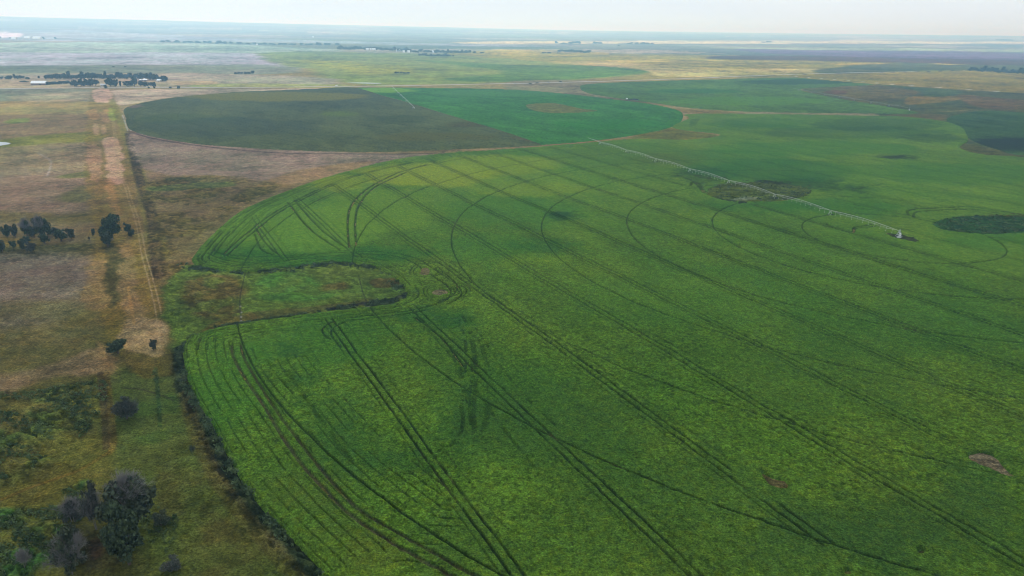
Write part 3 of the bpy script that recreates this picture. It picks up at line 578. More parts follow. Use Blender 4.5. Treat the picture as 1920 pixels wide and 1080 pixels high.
M_GRAVEL = mat('gravel', (.36, .33, .29), .95, var=.2, scale=.4); M_EARTH = mat('earth', (.1, .08, .06), .95)
M_WATER = mat('pond_water', (.12, .14, .15), .16, var=.1, scale=.02, spec=.8)

# ------------------------------------------------------------------ object helpers
class MB:
    def __init__(s): s.v = []; s.f = []
    def add(s, v, f):
        n = len(s.v); s.v += [tuple(map(float, q)) for q in v]; s.f += [tuple(i + n for i in g) for g in f]; return s
    def box(s, x0, x1, y0, y1, z0, z1, rz=0, o=(0, 0, 0)):
        c, k = cos(rz), sin(rz)
        v = [(o[0] + x * c - y * k, o[1] + x * k + y * c, o[2] + z) for z in (z0, z1) for x, y in ((x0, y0), (x1, y0), (x1, y1), (x0, y1))]
        return s.add(v, [(3, 2, 1, 0), (4, 5, 6, 7), (0, 1, 5, 4), (1, 2, 6, 5), (2, 3, 7, 6), (3, 0, 4, 7)])
    def tube(s, a, b, r0, r1=None, n=6):
        a = np.array(a, float); b = np.array(b, float); r1 = r0 if r1 is None else r1; d = b - a; d /= np.linalg.norm(d) + 1e-9
        p = np.cross(d, (0, 0, 1) if abs(d[2]) < .9 else (1, 0, 0)); p /= np.linalg.norm(p); q = np.cross(d, p)
        v = [a + r0 * (p * cos(t) + q * sin(t)) for t in np.arange(n) * 2 * pi / n] + [b + r1 * (p * cos(t) + q * sin(t)) for t in np.arange(n) * 2 * pi / n]
        return s.add(v, [(i, (i + 1) % n, n + (i + 1) % n, n + i) for i in range(n)] + [tuple(range(n))[::-1], tuple(range(n, 2 * n))])
    def lathe(s, prof, n=16, o=(0, 0, 0)):
        v = [(o[0] + r * cos(t), o[1] + r * sin(t), o[2] + z) for r, z in prof for t in np.arange(n) * 2 * pi / n]
        f = [(k * n + i, k * n + (i + 1) % n, (k + 1) * n + (i + 1) % n, (k + 1) * n + i) for k in range(len(prof) - 1) for i in range(n)]
        return s.add(v, f + [tuple(range(n))[::-1], tuple(range((len(prof) - 1) * n, len(prof) * n))])
    def mesh(s, name, m, sm=False):
        me = bpy.data.meshes.new(name); me.from_pydata(s.v, [], s.f); me.update(); me.materials.append(m)
        if sm: me.polygons.foreach_set('use_smooth', np.ones(len(me.polygons), bool))
        return me
def link(name, me, parent=None, loc=(0, 0, 0), rz=0, sc=(1, 1, 1)):
    o = bpy.data.objects.new(name, me); COL.objects.link(o); o.location = loc; o.rotation_euler = (0, 0, rz); o.scale = sc
    if parent: o.parent = parent
    return o
def tag(o, label, cat, group=None):
    o['label'] = label; o['category'] = cat
    if group: o['group'] = group
    return o
def at(px, py, dz=0):
    p = W(px, py); return (float(p[0]), float(p[1]), gz(*p) + dz)
def px2m(px, py): return math.hypot(*W(px, py), EYE) / FOC

# ------------------------------------------------------------------ roads, ponds
def ribbon(name, pts, wid, m, dz=.08, label=None):
    P = smooth(WP(pts), 8); t = np.gradient(P, axis=0); t /= np.hypot(*t.T)[:, None]; n = np.stack([-t[:, 1], t[:, 0]], 1)
    v = []; f = []
    for p, q in zip(P, n):
        for k in (-.5, -.17, .17, .5):
            a = p + q * wid * k; v.append((a[0], a[1], gz(*p) + .55 + dz - abs(k) * .25))
    for i in range(len(P) - 1):
        for k in range(3): f.append((i * 4 + k, i * 4 + k + 1, i * 4 + k + 5, i * 4 + k + 4))
    # sides down into the ground
    b = len(v)
    for i in range(len(P)):
        for j, k in ((0, -.62), (3, .62)):
            a = P[i] + n[i] * wid * k; v.append((a[0], a[1], v[i * 4 + j][2] - 1.4))
    for i in range(len(P) - 1):
        f.append((i * 4, (i + 1) * 4, b + 2 * i + 2, b + 2 * i)); f.append((i * 4 + 3, b + 2 * i + 1, b + 2 * i + 3, (i + 1) * 4 + 3))
    o = link(name, MB().add(v, f).mesh(name, m)); o['kind'] = 'structure'; return o
ribbon('road', [(-260, 171), (0, 167), (60, 166), (160, 165), (220, 164.5), (330, 164), (480, 164), (640, 162), (760, 160.5), (900, 158), (1040, 155), (1200, 150.5), (1320, 146), (1440, 141), (1600, 136.5), (1720, 134.5)], 8, M_GRAVEL)
def pond(pts, name='water'):
    P = smooth(WP(pts), 4, True); z = max(gz(*p) for p in P) + .12
    o = link(name, MB().add([(a, b, z) for a, b in P] + [(a, b, z - 1.2) for a, b in P], [tuple(range(len(P)))] + [(i, i + len(P), (i + 1) % len(P) + len(P), (i + 1) % len(P)) for i in range(len(P))]).mesh(name, M_WATER)); o['kind'] = 'structure'
pond([(-60, 262), (-10, 266), (10, 267.5), (20, 270), (6, 273), (-30, 278), (-70, 282)])
pond([(650, 155.2), (672, 154.8), (700, 155.2), (716, 156), (700, 156.6), (672, 156.0)])
pond([(300, 84), (330, 83.6), (345, 84.2), (320, 84.6)])

# ------------------------------------------------------------------ centre pivots
def make_pivot(center, tip, label, first, M_STEEL=M_STEEL, R_=RINGS):
    dx, dy = tip - center; L = math.hypot(dx, dy); rz = math.atan2(dy, dx); z0 = gz(*center)
    root = bpy.data.objects.new('center_pivot', None); COL.objects.link(root); root.location = (center[0], center[1], z0); root.rotation_euler = (0, 0, rz)
    tag(root, label, 'irrigation machine')
    H = 4.0; RB = 1. if first else .6; rs = [r * L / 414. for r in R_]
    pp = MB()
    for a, b in ((-1.5, -1.5), (1.5, -1.5), (1.5, 1.5), (-1.5, 1.5)):
        pp.tube((a, b, -.2), (a * .13, b * .13, H + .3), .12, .09); 
    for z, k in ((.25, 1.42), (1.7, .95), (2.9, .55)):
        c = [(-k, -k, z), (k, -k, z), (k, k, z), (-k, k, z)]
        for i in range(4): pp.tube(c[i], c[(i + 1) % 4], .11)
    pp.tube((0, 0, -.2), (0, 0, H + .9), .2, n=10)
    pp.box(-1.9, 1.9, -1.9, 1.9, -.3, .22)
    link('pivot_tower', pp.mesh('pivot_tower', M_STEEL), root)
    pb = MB().box(.5, 1.2, -2.2, -1.6, .3, 2.0); link('control_box', pb.mesh('control_box', M_WHITE), root)
    edges = [0] + rs; span_cache = {}
    for i in range(len(rs)):
        a, b = edges[i] + .6, edges[i + 1]; Ls = b - a; n = 12; sp = MB()
        X_ = [Ls * k / n for k in range(n + 1)]; zz = [H + 1.1 * sin(pi * k / n) for k in range(n + 1)]
        for k in range(n): sp.tube((X_[k], 0, zz[k]), (X_[k + 1], 0, zz[k + 1]), .09 if first else .08, n=8)
        for sy in (-1, 1):
            prev = (0, 0, zz[0])
            for k in range(1, n):
                if k % 2 == 0 and k < n:
                    q = (X_[k], sy * .75, zz[k] - 1.25); sp.tube(prev, q, .024, n=4); prev = q
                    sp.tube((X_[k - 1], 0, zz[k - 1]), q, .022, n=4); sp.tube((X_[k + 1], 0, zz[k + 1]), q, .022, n=4)
            sp.tube(prev, (Ls, 0, zz[n]), .024, n=4)
        for k in range(2, n, 2): sp.tube((X_[k], -.75, zz[k] - 1.25), (X_[k], .75, zz[k] - 1.25), .04, n=4)
        so = link('span', sp.mesh('span', M_STEEL), root, (a, 0, 0))
        for k in range(1, n) if first else ():
            if 'dr' not in span_cache:
                dr = MB(); dr.tube((0, -.05, -.1), (0, 0, -2.9), .05, n=4); dr.tube((0, 0, -2.8), (0, 0, -3.1), .12, n=6); span_cache['dr'] = dr.mesh('drop_hose', M_STEEL)
            link('drop_hose', span_cache['dr'], so, (X_[k], .2, zz[k]))
        tw = MB()
        for sy in (-1, 1):
            tw.tube((0, sy * 1.9, .75), (-.15, 0, H), .1, n=6); tw.tube((.0, sy * 1.9, .75), (.8, 0, H), .06, n=6)
        tw.tube((0, -2.1, .75), (0, 2.1, .75), .12); tw.tube((0, -.95, 2.35), (0, .95, 2.35), .06); tw.box(-.3, .1, -.25, .25, .6, 1.0)
        to = link('wheel_tower', tw.mesh('wheel_tower', M_STEEL) if 'tw' not in span_cache else span_cache['tw'], root, (b, 0, 0)); span_cache['tw'] = to.data
        if 'wh' not in span_cache:
            wh = MB().tube((-.17, 0, 0), (.17, 0, 0), .7, n=18); wh.tube((-.2, 0, 0), (.2, 0, 0), .32, n=12); span_cache['wh'] = wh.mesh('wheel', M_TYRE)
        for sy in (-1, 1): link('wheel', span_cache['wh'], to, (0, sy * 1.9, .68), pi / 2 * 0)
    a = rs[-1]; Lo = L - a; ov = MB(); ov.tube((0, 0, H), (Lo, 0, H + .7), .13, .09, 8)
    ov.tube((0, 0, H + 1.4), (Lo * .75, 0, H + .55), .04, n=4); ov.tube((0, 0, H), (0, 0, H + 1.4), .07); ov.tube((Lo - .4, 0, H + .7), (Lo, 0, H + 1.5), .08)
    link('overhang', ov.mesh('overhang', M_STEEL), root, (a, 0, 0))
    return root
make_pivot(PIV, W(1102, 266), 'long galvanised irrigation arm with pyramid centre tower across the near green field', True)
make_pivot(PIV2, W(735, 165.5), 'irrigation arm standing on the distant split dark and green circle', False)
make_pivot(W(1704, 207), W(1486, 169.5), 'faint grey irrigation arm beside the brown and blue green fields at right', False, mat('weathered_steel', (.2, .215, .21), .6, .1, .12, 1.5))

# ------------------------------------------------------------------ trees and bushes
rng = np.random.default_rng(5)
def crown_mesh(name, m, n, leaf, lobes, seed, spread=1., shell=.55):
    """unit crown: width 1, height 1 standing on z=0, leaf clumps spread through several lobes"""
    r = np.random.default_rng(seed); V = []; F = []
    tot = sum(l[3] ** 2 for l in lobes)
    for (cx, cy, cz, rr, sq) in lobes:
        k = max(8, int(n * rr ** 2 / tot))
        d = r.normal(size=(k, 3)); d /= np.linalg.norm(d, axis=1)[:, None]
        q = rr * (shell + (1 - shell) * r.random(k) ** .6) * (1 + .22 * r.normal(size=k) * .5)
        p = d * q[:, None]; p[:, 2] *= sq; p += (cx, cy, cz); p[:, 2] = np.maximum(p[:, 2], .03)
        a = r.normal(size=(k, 3)); a += d * .8; a /= np.linalg.norm(a, axis=1)[:, None]
        b = np.cross(a, r.normal(size=(k, 3))); b /= np.linalg.norm(b, axis=1)[:, None]; c = np.cross(a, b)
        s = leaf * (.6 + .8 * r.random(k))[:, None]
        base = len(V) and sum(len(x) for x in V)
        qd = np.stack([p - b * s - c * s * .6, p + b * s * .9 - c * s * .5, p + b * s * .7 + c * s * .8, p - b * s * .5 + c * s * .7], 1).reshape(-1, 3)
        F.append(np.arange(k * 4).reshape(-1, 4) + base); V.append(qd)
    V = np.concatenate(V); F = np.concatenate(F)
    me = bpy.data.meshes.new(name); me.from_pydata(V.tolist(), [], F.tolist()); me.update(); me.materials.append(m)
    return me
def rand_lobes(seed, k, flat=1., low=.35):
    r = np.random.default_rng(seed); L = [(0, 0, .52, .31, flat)]
    for i in range(k):
        t = i * 2.4 + r.random(); d = .12 + .26 * r.random(); L.append((d * cos(t), d * sin(t), low + (.9 - low) * r.random(), .08 + .13 * r.random() ** 1.3, flat))
    return L
def trunk_mesh(name, m, th, seed, r0=.035, stems=1):
    r = np.random.default_rng(seed); b = MB()
    for s in range(stems):
        ox, oy = (0, 0) if stems == 1 else (.05 * r.normal(), .05 * r.normal()); lx, ly = .06 * r.normal(), .06 * r.normal()
        b.tube((ox, oy, -.03), (ox + lx, oy + ly, th), r0, r0 * .7, 7)
        for i in range(5):
            t = i * 1.3 + r.random(); b.tube((ox + lx, oy + ly, th * (.75 + .05 * i)), (ox + lx + .26 * cos(t), oy + ly + .26 * sin(t), th + .18 + .25 * r.random()), r0 * .5, r0 * .2, 5)
    return b.mesh(name, m)
def twig_mesh(name, m, n, seed, z0=.25, r0=.006):
    """bare branching twigs fanning up and out of a unit crown"""
    r = np.random.default_rng(seed); b = MB()
    for i in range(n):
        t = r.random() * 2 * pi; e = .3 + r.random() * 1.2; L = .26 + .2 * r.random(); p = np.array([.08 * r.normal(), .08 * r.normal(), z0])
        d = np.array([cos(t) * cos(e), sin(t) * cos(e), sin(e)]); q = p + d * L; b.tube(p, q, r0 * 1.6, r0, 4)
        for j in range(4):
            d2 = d + .45 * r.normal(size=3); d2 /= np.linalg.norm(d2); s = p + d * L * (.5 + .15 * j); e2 = s + d2 * .2; b.tube(s, e2, r0 * .9, r0 * .4, 3)
            for jj in range(4):
                d3 = d2 + .5 * r.normal(size=3); d3 /= np.linalg.norm(d3); b.tube(s + d2 * .1, s + d2 * .1 + d3 * .15, r0 * .6, r0 * .3, 3)
    return b.mesh(name, m)
NEAR = [crown_mesh('crown', M_LEAF[i % 2], 4200, .03, rand_lobes(10 + i, 19, .95, .3), 20 + i) for i in range(3)]
MIDC = [crown_mesh('crown', M_LEAF[i % 2], 1300, .045, rand_lobes(30 + i, 15, .95, .25), 40 + i) for i in range(5)]
SCRUB = [crown_mesh('crown', M_LEAF[2], 2400, .026, rand_lobes(50 + i, 16, .9, .25), 60 + i, shell=.35) for i in range(2)]
SCRUBD = [crown_mesh('crown', M_LEAF[1], 1800, .032, rand_lobes(55 + i, 15, .9, .2), 66 + i) for i in range(2)]
FARC = [crown_mesh('crown', M_LEAF[3], 420, .075, rand_lobes(70 + i, 7, 1., .2), 80 + i) for i in range(6)]
TR_N = [trunk_mesh('trunk', M_BARK, .34, i) for i in range(2)]; TR_M = trunk_mesh('trunk', M_BARK, .3, 7, .03, 3); TR_P = trunk_mesh('trunk', M_PALEBARK, .5, 9, .02, 2); TR_F = trunk_mesh('trunk', M_BARK, .3, 8, .04)
TW = [twig_mesh('bare_branches', M_PALEBARK, 60, 3, .3, .0042), twig_mesh('bare_branches', M_PALEBARK, 110, 4, .46, .0035), twig_mesh('bare_branches', M_LEAF[2], 90, 5, .3, .0045)]
def tree(name, px, py, hpx, wpx, crown, trunk, label, cat, group=None, twigs=None, rz=None, base_up=0, twsc=None):
    p = at(px, py); s = px2m(px, py); dep_ = math.atan2(EYE, math.hypot(p[0], p[1])); h = hpx * s / max(cos(dep_), .5); wd = wpx * s
    if dep_ > .3: h = max(h - wd * .45 * sin(dep_) / cos(dep_) * .6, h * .55)
    if crown in FARC: wd *= 1.38; h *= 1.12
    root = bpy.data.objects.new(name, None); COL.objects.link(root); root.location = (p[0], p[1], p[2] - .05); root.rotation_euler = (0, 0, rng.random() * 6.28 if rz is None else rz)
    tag(root, label, cat, group)
    if crown: link('crown', crown, root, (0, 0, base_up * h), 0, (wd * .88, wd * .88, h * (1 - base_up)))
    if trunk: link('trunk', trunk, root, (0, 0, 0), 0, (wd, wd, h))
    if twigs: k = twsc or 1.; link('bare_branches', twigs, root, (0, 0, h * max(0, 1 - k)), 0, (wd * k, wd * k, h * k))
    return root
# lone bushes along the strip
tree('bush', 221, 664, 28, 36, NEAR[0], TR_M, 'round dark green thorn bush alone on the tan strip', 'bush')
tree('bush', 288, 656, 19, 15, SCRUBD[0], TR_M, 'small grey bush at the edge of the pale tan patch', 'bush', twigs=TW[2])
tree('bush', 238, 784, 40, 44, SCRUB[0], TR_M, 'rounded silver grey thorn bush above the pasture strip', 'bush', twigs=TW[2])
tree('bush', 361, 847, 12, 13, SCRUBD[1], TR_M, 'tiny dark green bush beside the weedy crop edge', 'bush')
# clump at the bottom left
tree('tree', 252, 1000, 108, 106, NEAR[1], TR_N[0], 'tall dark tree with grey bare top, rear of the bottom left clump', 'tree', twigs=TW[1], twsc=.62)
tree('tree', 243, 1056, 96, 76, NEAR[2], TR_N[1], 'dense dark leafy tree in front of the bare topped tree', 'tree')
tree('bush', 181, 992, 76, 36, SCRUB[1], TR_P, 'slim grey bare bush left of the tall dark tree', 'bush', twigs=TW[0])
tree('bush', 137, 978, 42, 36, SCRUB[0], TR_P, 'small purple grey bush on a pale stem above the green weeds', 'bush', twigs=TW[1])
tree('bush', 133, 1010, 26, 30, SCRUBD[0], TR_M, 'low dark bush under the pale stemmed grey bush', 'bush')
tree('bush', 132, 1076, 76, 60, SCRUBD[1], TR_P, 'wide grey green bush touching the bottom edge of the view', 'bush', twigs=TW[0])
tree('bare_sapling', 47, 1064, 36, 26, None, TR_P, 'leafless pale sapling in the green weeds at the bottom left', 'sapling', twigs=TW[0])
tree('bare_sapling', 150, 1035, 40, 26, None, TR_P, 'pale dead branches leaning over the wide grey green bush', 'sapling', twigs=TW[0])
tree('bush', 324, 1068, 24, 44, SCRUB[1], TR_M, 'low sprawling pale grey bush on the brown grass', 'bush')
tree('bush', 303, 985, 24, 34, SCRUBD[0], TR_M, 'low dark scrub just right of the tall dark tree', 'bush')
# thorn clumps at mid left
L = 'thorn trees in the left hand thicket'
mid = [(14, 445, 19, 20, 0, 'short thorn tree at the left end of the rear thicket row'), (29, 445, 20, 20, 0, 'round thorn tree second from the left in the rear row'), (52, 445, 27, 20, 2, 'thorn tree with bare fork tops left of the purple tops'),
       (64, 446, 20, 20, 1, 'dense thorn tree between the two bare topped ones'), (76, 446, 32, 22, 2, 'tallest thorn tree with bare purple tops in the rear row'), (91, 444, 28, 18, 1, 'upright leafy thorn tree right of the purple bare tops'),
       (103, 441, 12, 26, 0, 'low spreading thorn tree behind the dark oval one'), (116, 453, 20, 30, 0, 'dark oval thorn tree near the right end of the thicket'), (134, 448, 18, 18, 0, 'vase shaped thorn tree ending the thicket on the right'),
       (85, 457, 14, 22, 0, 'small thorn tree below the gap in the thicket middle'), (50, 457, 11, 22, 0, 'flat dark thorn bush on the tan grass gap'), (5, 474, 18, 24, 0, 'thorn tree cut by the left edge of the view'),
       (26, 467, 13, 16, 0, 'little umbrella shaped thorn tree by the left edge one'), (43, 470, 17, 14, 1, 'narrow thorn tree left of the front grey bush'), (59, 474, 18, 24, 3, 'front grey green thorn bush of the thicket')]
for i, (x, y, h, w_, k, lab) in enumerate(mid):
    tree('thorn_tree', x, y, h, w_ * .86, SCRUB[0] if k == 3 else MIDC[i % 5], TR_M, lab, 'tree', L, twigs=TW[1] if k == 2 else None, twsc=1.1)
tree('tree', 210, 452, 42, 40, NEAR[0], TR_P, 'big rounded dark tree on the mown strip', 'tree')
tree('tree', 202, 464, 24, 26, MIDC[1], TR_M, 'smaller dark tree in front of the big rounded one', 'tree')
tree('bush', 241, 438, 18, 13, MIDC[2], TR_M, 'small green bush between the big tree and the track', 'bush')
tree('bush', 247, 444, 12, 15, MIDC[3], TR_M, 'low dark bush close to the two rut track', 'bush')
tree('bush', 176, 442, 11, 9, MIDC[4], TR_M, 'sparse green bush left of the big rounded tree', 'bush')
tree('bare_sapling', 168, 452, 8, 5, None, TR_M, 'tiny dark bare stem between thicket and big tree', 'sapling', twigs=TW[2])
# farm windbreaks and far copses: every tree its own object
def belt(pts, n, h, wd, label, group, jit=.6, prob=1., parts=True, hv=.3):
    P = np.array(pts, float); seg = np.hypot(*np.diff(P, axis=0).T); c = np.concatenate([[0], np.cumsum(seg)])
    for i in range(n):
        s = (i + .5 + (rng.random() - .5) * jit) / n * c[-1]; x = np.interp(s, c, P[:, 0]); y = np.interp(s, c, P[:, 1]) + (rng.random() - .5) * .6
        tree('tree', x, y, h * (1 - hv + 2 * hv * rng.random()), wd * (.8 + .5 * rng.random()), FARC[i % 6], TR_F if parts else None, label, 'tree', group)
belt([(86, 148.5), (200, 148.3), (262, 148)], 46, 8, 6, 'blue green tree in the long windbreak behind the farm', 'trees of the long windbreak behind the farm')
belt([(262, 148.5), (290, 150), (312, 153.5)], 13, 8, 7.5, 'rounded tree at the right end of the windbreak by the white roofs', 'trees at the right end of the windbreak')
belt([(-40, 149), (20, 149), (54, 148.6)], 16, 5, 5, 'low tree in the broken row left of the farm', 'trees of the broken row left of the farm')
tree('tree', 84.5, 147.5, 4, 3.5, FARC[1], TR_F, 'single small tree where the long windbreak begins', 'tree')
tree('tree', 73, 148, 4, 4, FARC[2], TR_F, 'pale small tree above the big white barn roof', 'tree')
belt([(138, 162.6), (160, 162.4), (182, 161.6)], 9, 9.5, 8, 'dense tree in the dark clump left of the farm gate', 'trees left of the farm gate')
tree('tree', 207, 162.5, 15, 12, FARC[0], TR_F, 'tall broad tree right of the farm gate', 'tree')
tree('tree', 216, 162.8, 11, 14, FARC[3], TR_F, 'wide domed tree beside the tall one at the farm gate', 'tree')
tree('tree', 226, 162.6, 9, 4, FARC[4], TR_F, 'narrow tree right of the domed tree', 'tree')
tree('tree', 241, 163, 7, 14, FARC[5], TR_F, 'low dome shaped tree in the farm garden', 'tree')
tree('tree', 253, 162.8, 14, 12, FARC[1], TR_F, 'tall round tree in the middle of the farm garden', 'tree')
tree('tree', 265, 163, 8.5, 10, FARC[2], TR_F, 'bushy tree just right of the tall round garden tree', 'tree')
tree('tree', 273, 163, 8.5, 9, FARC[0], TR_F, 'square topped tree at the right end of the garden', 'tree')
tree('tree', 282, 161, 6, 7, FARC[4], TR_F, 'small dark tree beyond the garden end', 'tree')
tree('tree', 289, 163, 7.5, 8, FARC[3], TR_F, 'small spreading tree last before the open roadside', 'tree')
tree('tree', 199, 167.5, 5.5, 4.5, FARC[5], TR_F, 'roadside tree right at the farm gate', 'tree')
tree('bush', 279, 166.6, 3.5, 3.5, FARC[1], TR_F, 'first roadside bush right of the farm', 'bush')
tree('bush', 289.5, 166.6, 4, 3.5, FARC[2], TR_F, 'second roadside bush right of the farm', 'bush')
tree('bush', 319, 165.4, 3, 4.5, FARC[0], TR_F, 'pale roadside bush standing left of the darker one', 'bush')
tree('bush', 335, 167.2, 4.5, 5, FARC[5], TR_F, 'darkest and farthest right roadside bush', 'bush')
belt([(56, 154.5), (40, 154)], 3, 2, 6, 'low scrub left of the big white barn', 'low scrub left of the barn')
belt([(86, 159.6), (104, 158.2), (134, 157.2)], 9, 4, 8, 'low grey scrub between the barn and the dark clump', 'scrub between barn and clump')
belt([(440, 139), (476, 139.4)], 6, 3.6, 6, 'tree in the small copse out on the green plain at left', 'small copse on the left plain')
belt([(741, 138), (767, 138.6)], 6, 3.2, 5, 'tree in the tiny copse between road and village', 'tiny copse in the middle plain')
tree('bush', 213, 126, 1.8, 4, FARC[1], None, 'left one of two small bushes on the grey green band', 'bush'); tree('bush', 235, 126, 1.8, 4, FARC[2], None, 'right one of two small bushes on the grey green band', 'bush')
belt([(303, 79.5), (400, 82), (520, 84.5), (636, 85.8)], 34, 3.6, 8, 'hazy tree in the far row left of the village', 'hazy far row left of the village', parts=False, jit=1)
belt([(634, 93), (700, 94), (770, 97.5)], 30, 5, 6.5, 'hazy blue tree in the village belt with white silos', 'village belt with white silos', parts=False)
belt([(764, 97.8), (784, 99.6)], 5, 4, 5, 'tree on the sloping right end of the silo belt', 'right end of the silo belt', parts=False)
belt([(784, 97.5), (811, 98.8)], 6, 4, 6, 'thin hazy tree between the two village belts', 'thin trees between the village belts', parts=False)
belt([(816, 99.6), (882, 100.2)], 15, 5, 7, 'dense tree of the village plantation on the right', 'village plantation on the right', parts=False, hv=.15)
tree('tree', 890, 100, 3.6, 7, FARC[3], None, 'lone dome tree just right of the village plantation', 'tree'); tree('tree', 904, 100.4, 3, 8, FARC[2], None, 'last lone tree far right of the village plantation', 'tree')
belt([(786, 105), (843, 106.2)], 13, 4, 7, 'tree of the short row in front of the village', 'short row in front of the village', parts=False)
tree('tree', 850, 106.4, 3, 4, FARC[1], None, 'brownish small tree ending the short village row', 'tree')
tree('tree', 763, 94, 5, 4, FARC[4], None, 'taller tree standing over the silo belt', 'tree')
belt([(1016, 100.3), (1034, 100.4)], 4, 3, 5, 'small dark tree in the group left of the long plantation', 'group left of the long plantation', parts=False)
belt([(1045, 97), (1075, 98.2), (1104, 100)], 12, 4.2, 8, 'dense tree of the long slanting plantation', 'long slanting plantation', parts=False, hv=.1)
tree('tree', 1046, 100.4, 2.2, 3, FARC[0], None, 'left dot of a tree under the slanting plantation', 'tree'); tree('tree', 1050, 100.4, 1.8, 2, FARC[3], None, 'right dot of a tree under the slanting plantation', 'tree')
tree('tree', 1043, 82.6, 4.6, 6, FARC[1], None, 'round tree left of the domed far copse', 'tree')
belt([(1052, 82.8), (1064, 82.6)], 3, 2.4, 6, 'low tree joining the round tree and the domed copse', 'low trees by the domed copse', parts=False)
belt([(1067, 82.6), (1087, 82.6)], 5, 4.6, 7, 'tree of the domed far copse', 'domed far copse', parts=False, hv=.15)
belt([(1112, 82.6), (1128, 82.4)], 4, 3.4, 6, 'tree of the pair of far clumps in the middle distance', 'pair of far clumps', parts=False)
belt([(1175, 83), (1190, 83), (1224, 84)], 8, 2.8, 6, 'tree of the long thin copse tapering to the right', 'thin tapering copse', parts=False)
tree('tree', 1160, 87, 1.6, 6, FARC[2], None, 'tiny lone tree below the thin tapering copse', 'tree')
belt([(1427, 80.6), (1447, 81)], 3, 3, 6, 'far tree right of centre close to the horizon', 'far clump near the horizon', parts=False)
belt([(1867, 81.6), (1898, 81.8)], 5, 2.4, 8, 'faint tree in the clump near the right horizon', 'faint clump at the right horizon', parts=False)
belt([(1816, 133), (1860, 136), (1925, 139.6)], 20, 6, 7, 'dark blue tree in the belt at the right edge', 'belt at the right edge', parts=False)
belt([(960, 158.5), (1060, 153.6)], 5, 1.5, 5, 'small roadside bush left of the far green circle', 'roadside bushes by the far green circle')

# ------------------------------------------------------------------ tall weeds: tufts of leaves too many to count
def weeds(name, P, leaf, n_leaf, rad_, hgt, label, m):
    r = np.random.default_rng(len(P)); P = np.array(P); n = len(P)
    gzv = np.array([gz(*p) for p in P]); sc = .6 + .8 * r.random(n)
    c = np.repeat(np.stack([P[:, 0], P[:, 1], gzv], 1), n_leaf, 0); k = np.repeat(sc, n_leaf)[:, None]; N_ = len(c)
    d = r.normal(size=(N_, 3)); d /= np.linalg.norm(d, axis=1)[:, None]; d[:, 2] = np.abs(d[:, 2])
    p = c + d * np.array([rad_, rad_, hgt]) * k * (.4 + .6 * r.random((N_, 1))) + np.array([0, 0, .05])
    a = r.normal(size=(N_, 3)) + d; a /= np.linalg.norm(a, axis=1)[:, None]; b = np.cross(a, r.normal(size=(N_, 3))); b /= np.linalg.norm(b, axis=1)[:, None]; e = np.cross(a, b); l = leaf * k
    q = np.stack([p - b * l - e * l * .6, p + b * l * .9 - e * l * .4, p + b * l * .5 + e * l, p - b * l * .6 + e * l * .5], 1).reshape(-1, 3)
    me = bpy.data.meshes.new(name); me.vertices.add(len(q)); me.vertices.foreach_set('co', q.astype(np.float32).ravel()); me.loops.add(len(q)); me.loops.foreach_set('vertex_index', np.arange(len(q), dtype=np.int32))
    me.polygons.add(N_); me.polygons.foreach_set('loop_start', np.arange(0, len(q), 4, dtype=np.int32)); me.polygons.foreach_set('loop_total', np.full(N_, 4, np.int32)); me.update(calc_edges=True); me.materials.append(m)
    o = bpy.data.objects.new(name, me); COL.objects.link(o); o['kind'] = 'stuff'; o['label'] = label; o['category'] = 'weeds'; return o
def along(pts, n, w_, side=0, gaps=.35):
    P = smooth(WP(pts), 6); seg = np.hypot(*np.diff(P, axis=0).T); c = np.concatenate([[0], np.cumsum(seg)]); s = rng.random(n) * c[-1]
    t = np.gradient(P, axis=0); t /= np.hypot(*t.T)[:, None]; o = side + w_ * rng.normal(size=n)
    x = np.interp(s, c, P[:, 0]) - o * np.interp(s, c, t[:, 1]); y = np.interp(s, c, P[:, 1]) + o * np.interp(s, c, t[:, 0])
    k = nf(x, y, 5, 500) > gaps; return np.stack([x[k], y[k]], 1)
def inside(pts, n, gaps=.5, wl=7):
    P = smooth(WP(pts), 4, True); lo, hi = P.min(0), P.max(0); q = lo + rng.random((n, 2)) * (hi - lo); k = inpoly(q[:, 0], q[:, 1], P) & (nf(q[:, 0] + .7 * q[:, 1], q[:, 1], wl, 510) > gaps); return q[k]
M_WEED = mat('weed_leaves', (.040, .066, .030), .9, var=.3, scale=.25, rgb2=(.085, .12, .055), spec=.05); M_WEED2 = mat('meadow_leaves', (.040, .075, .026), .9, var=.35, scale=.12, rgb2=(.095, .13, .05), spec=.05)
weeds('tall_weeds', np.concatenate([along([(640, 1140), (602, 1085), (545, 1022), (490, 960), (441, 895), (393, 805), (362, 750), (345, 700), (342, 655), (362, 632), (400, 616)], 800, .7),
    along([(345, 492), (370, 504), (440, 512), (560, 502), (640, 495), (700, 504), (742, 526), (764, 548)], 1000, 2.2, 0, .45), along([(620, 582), (690, 574), (736, 566), (770, 552)], 600, 2.0, 0, .4), along([(400, 616), (470, 604), (600, 586)], 300, .7)]),
    .26, 14, .75, .85, 'dark tall weeds rimming the edge of the big crop circle', M_WEED)
weeds('hollow_weeds', np.concatenate([inside(ell(1422, 362, 100, 19), 1500, .4, 9), inside(ell(1850, 422, 100, 18), 1300, .35, 8)]), .34, 8, 1.0, .7, 'rank weeds filling the two uncropped hollows of the big circle', M_WEED2)
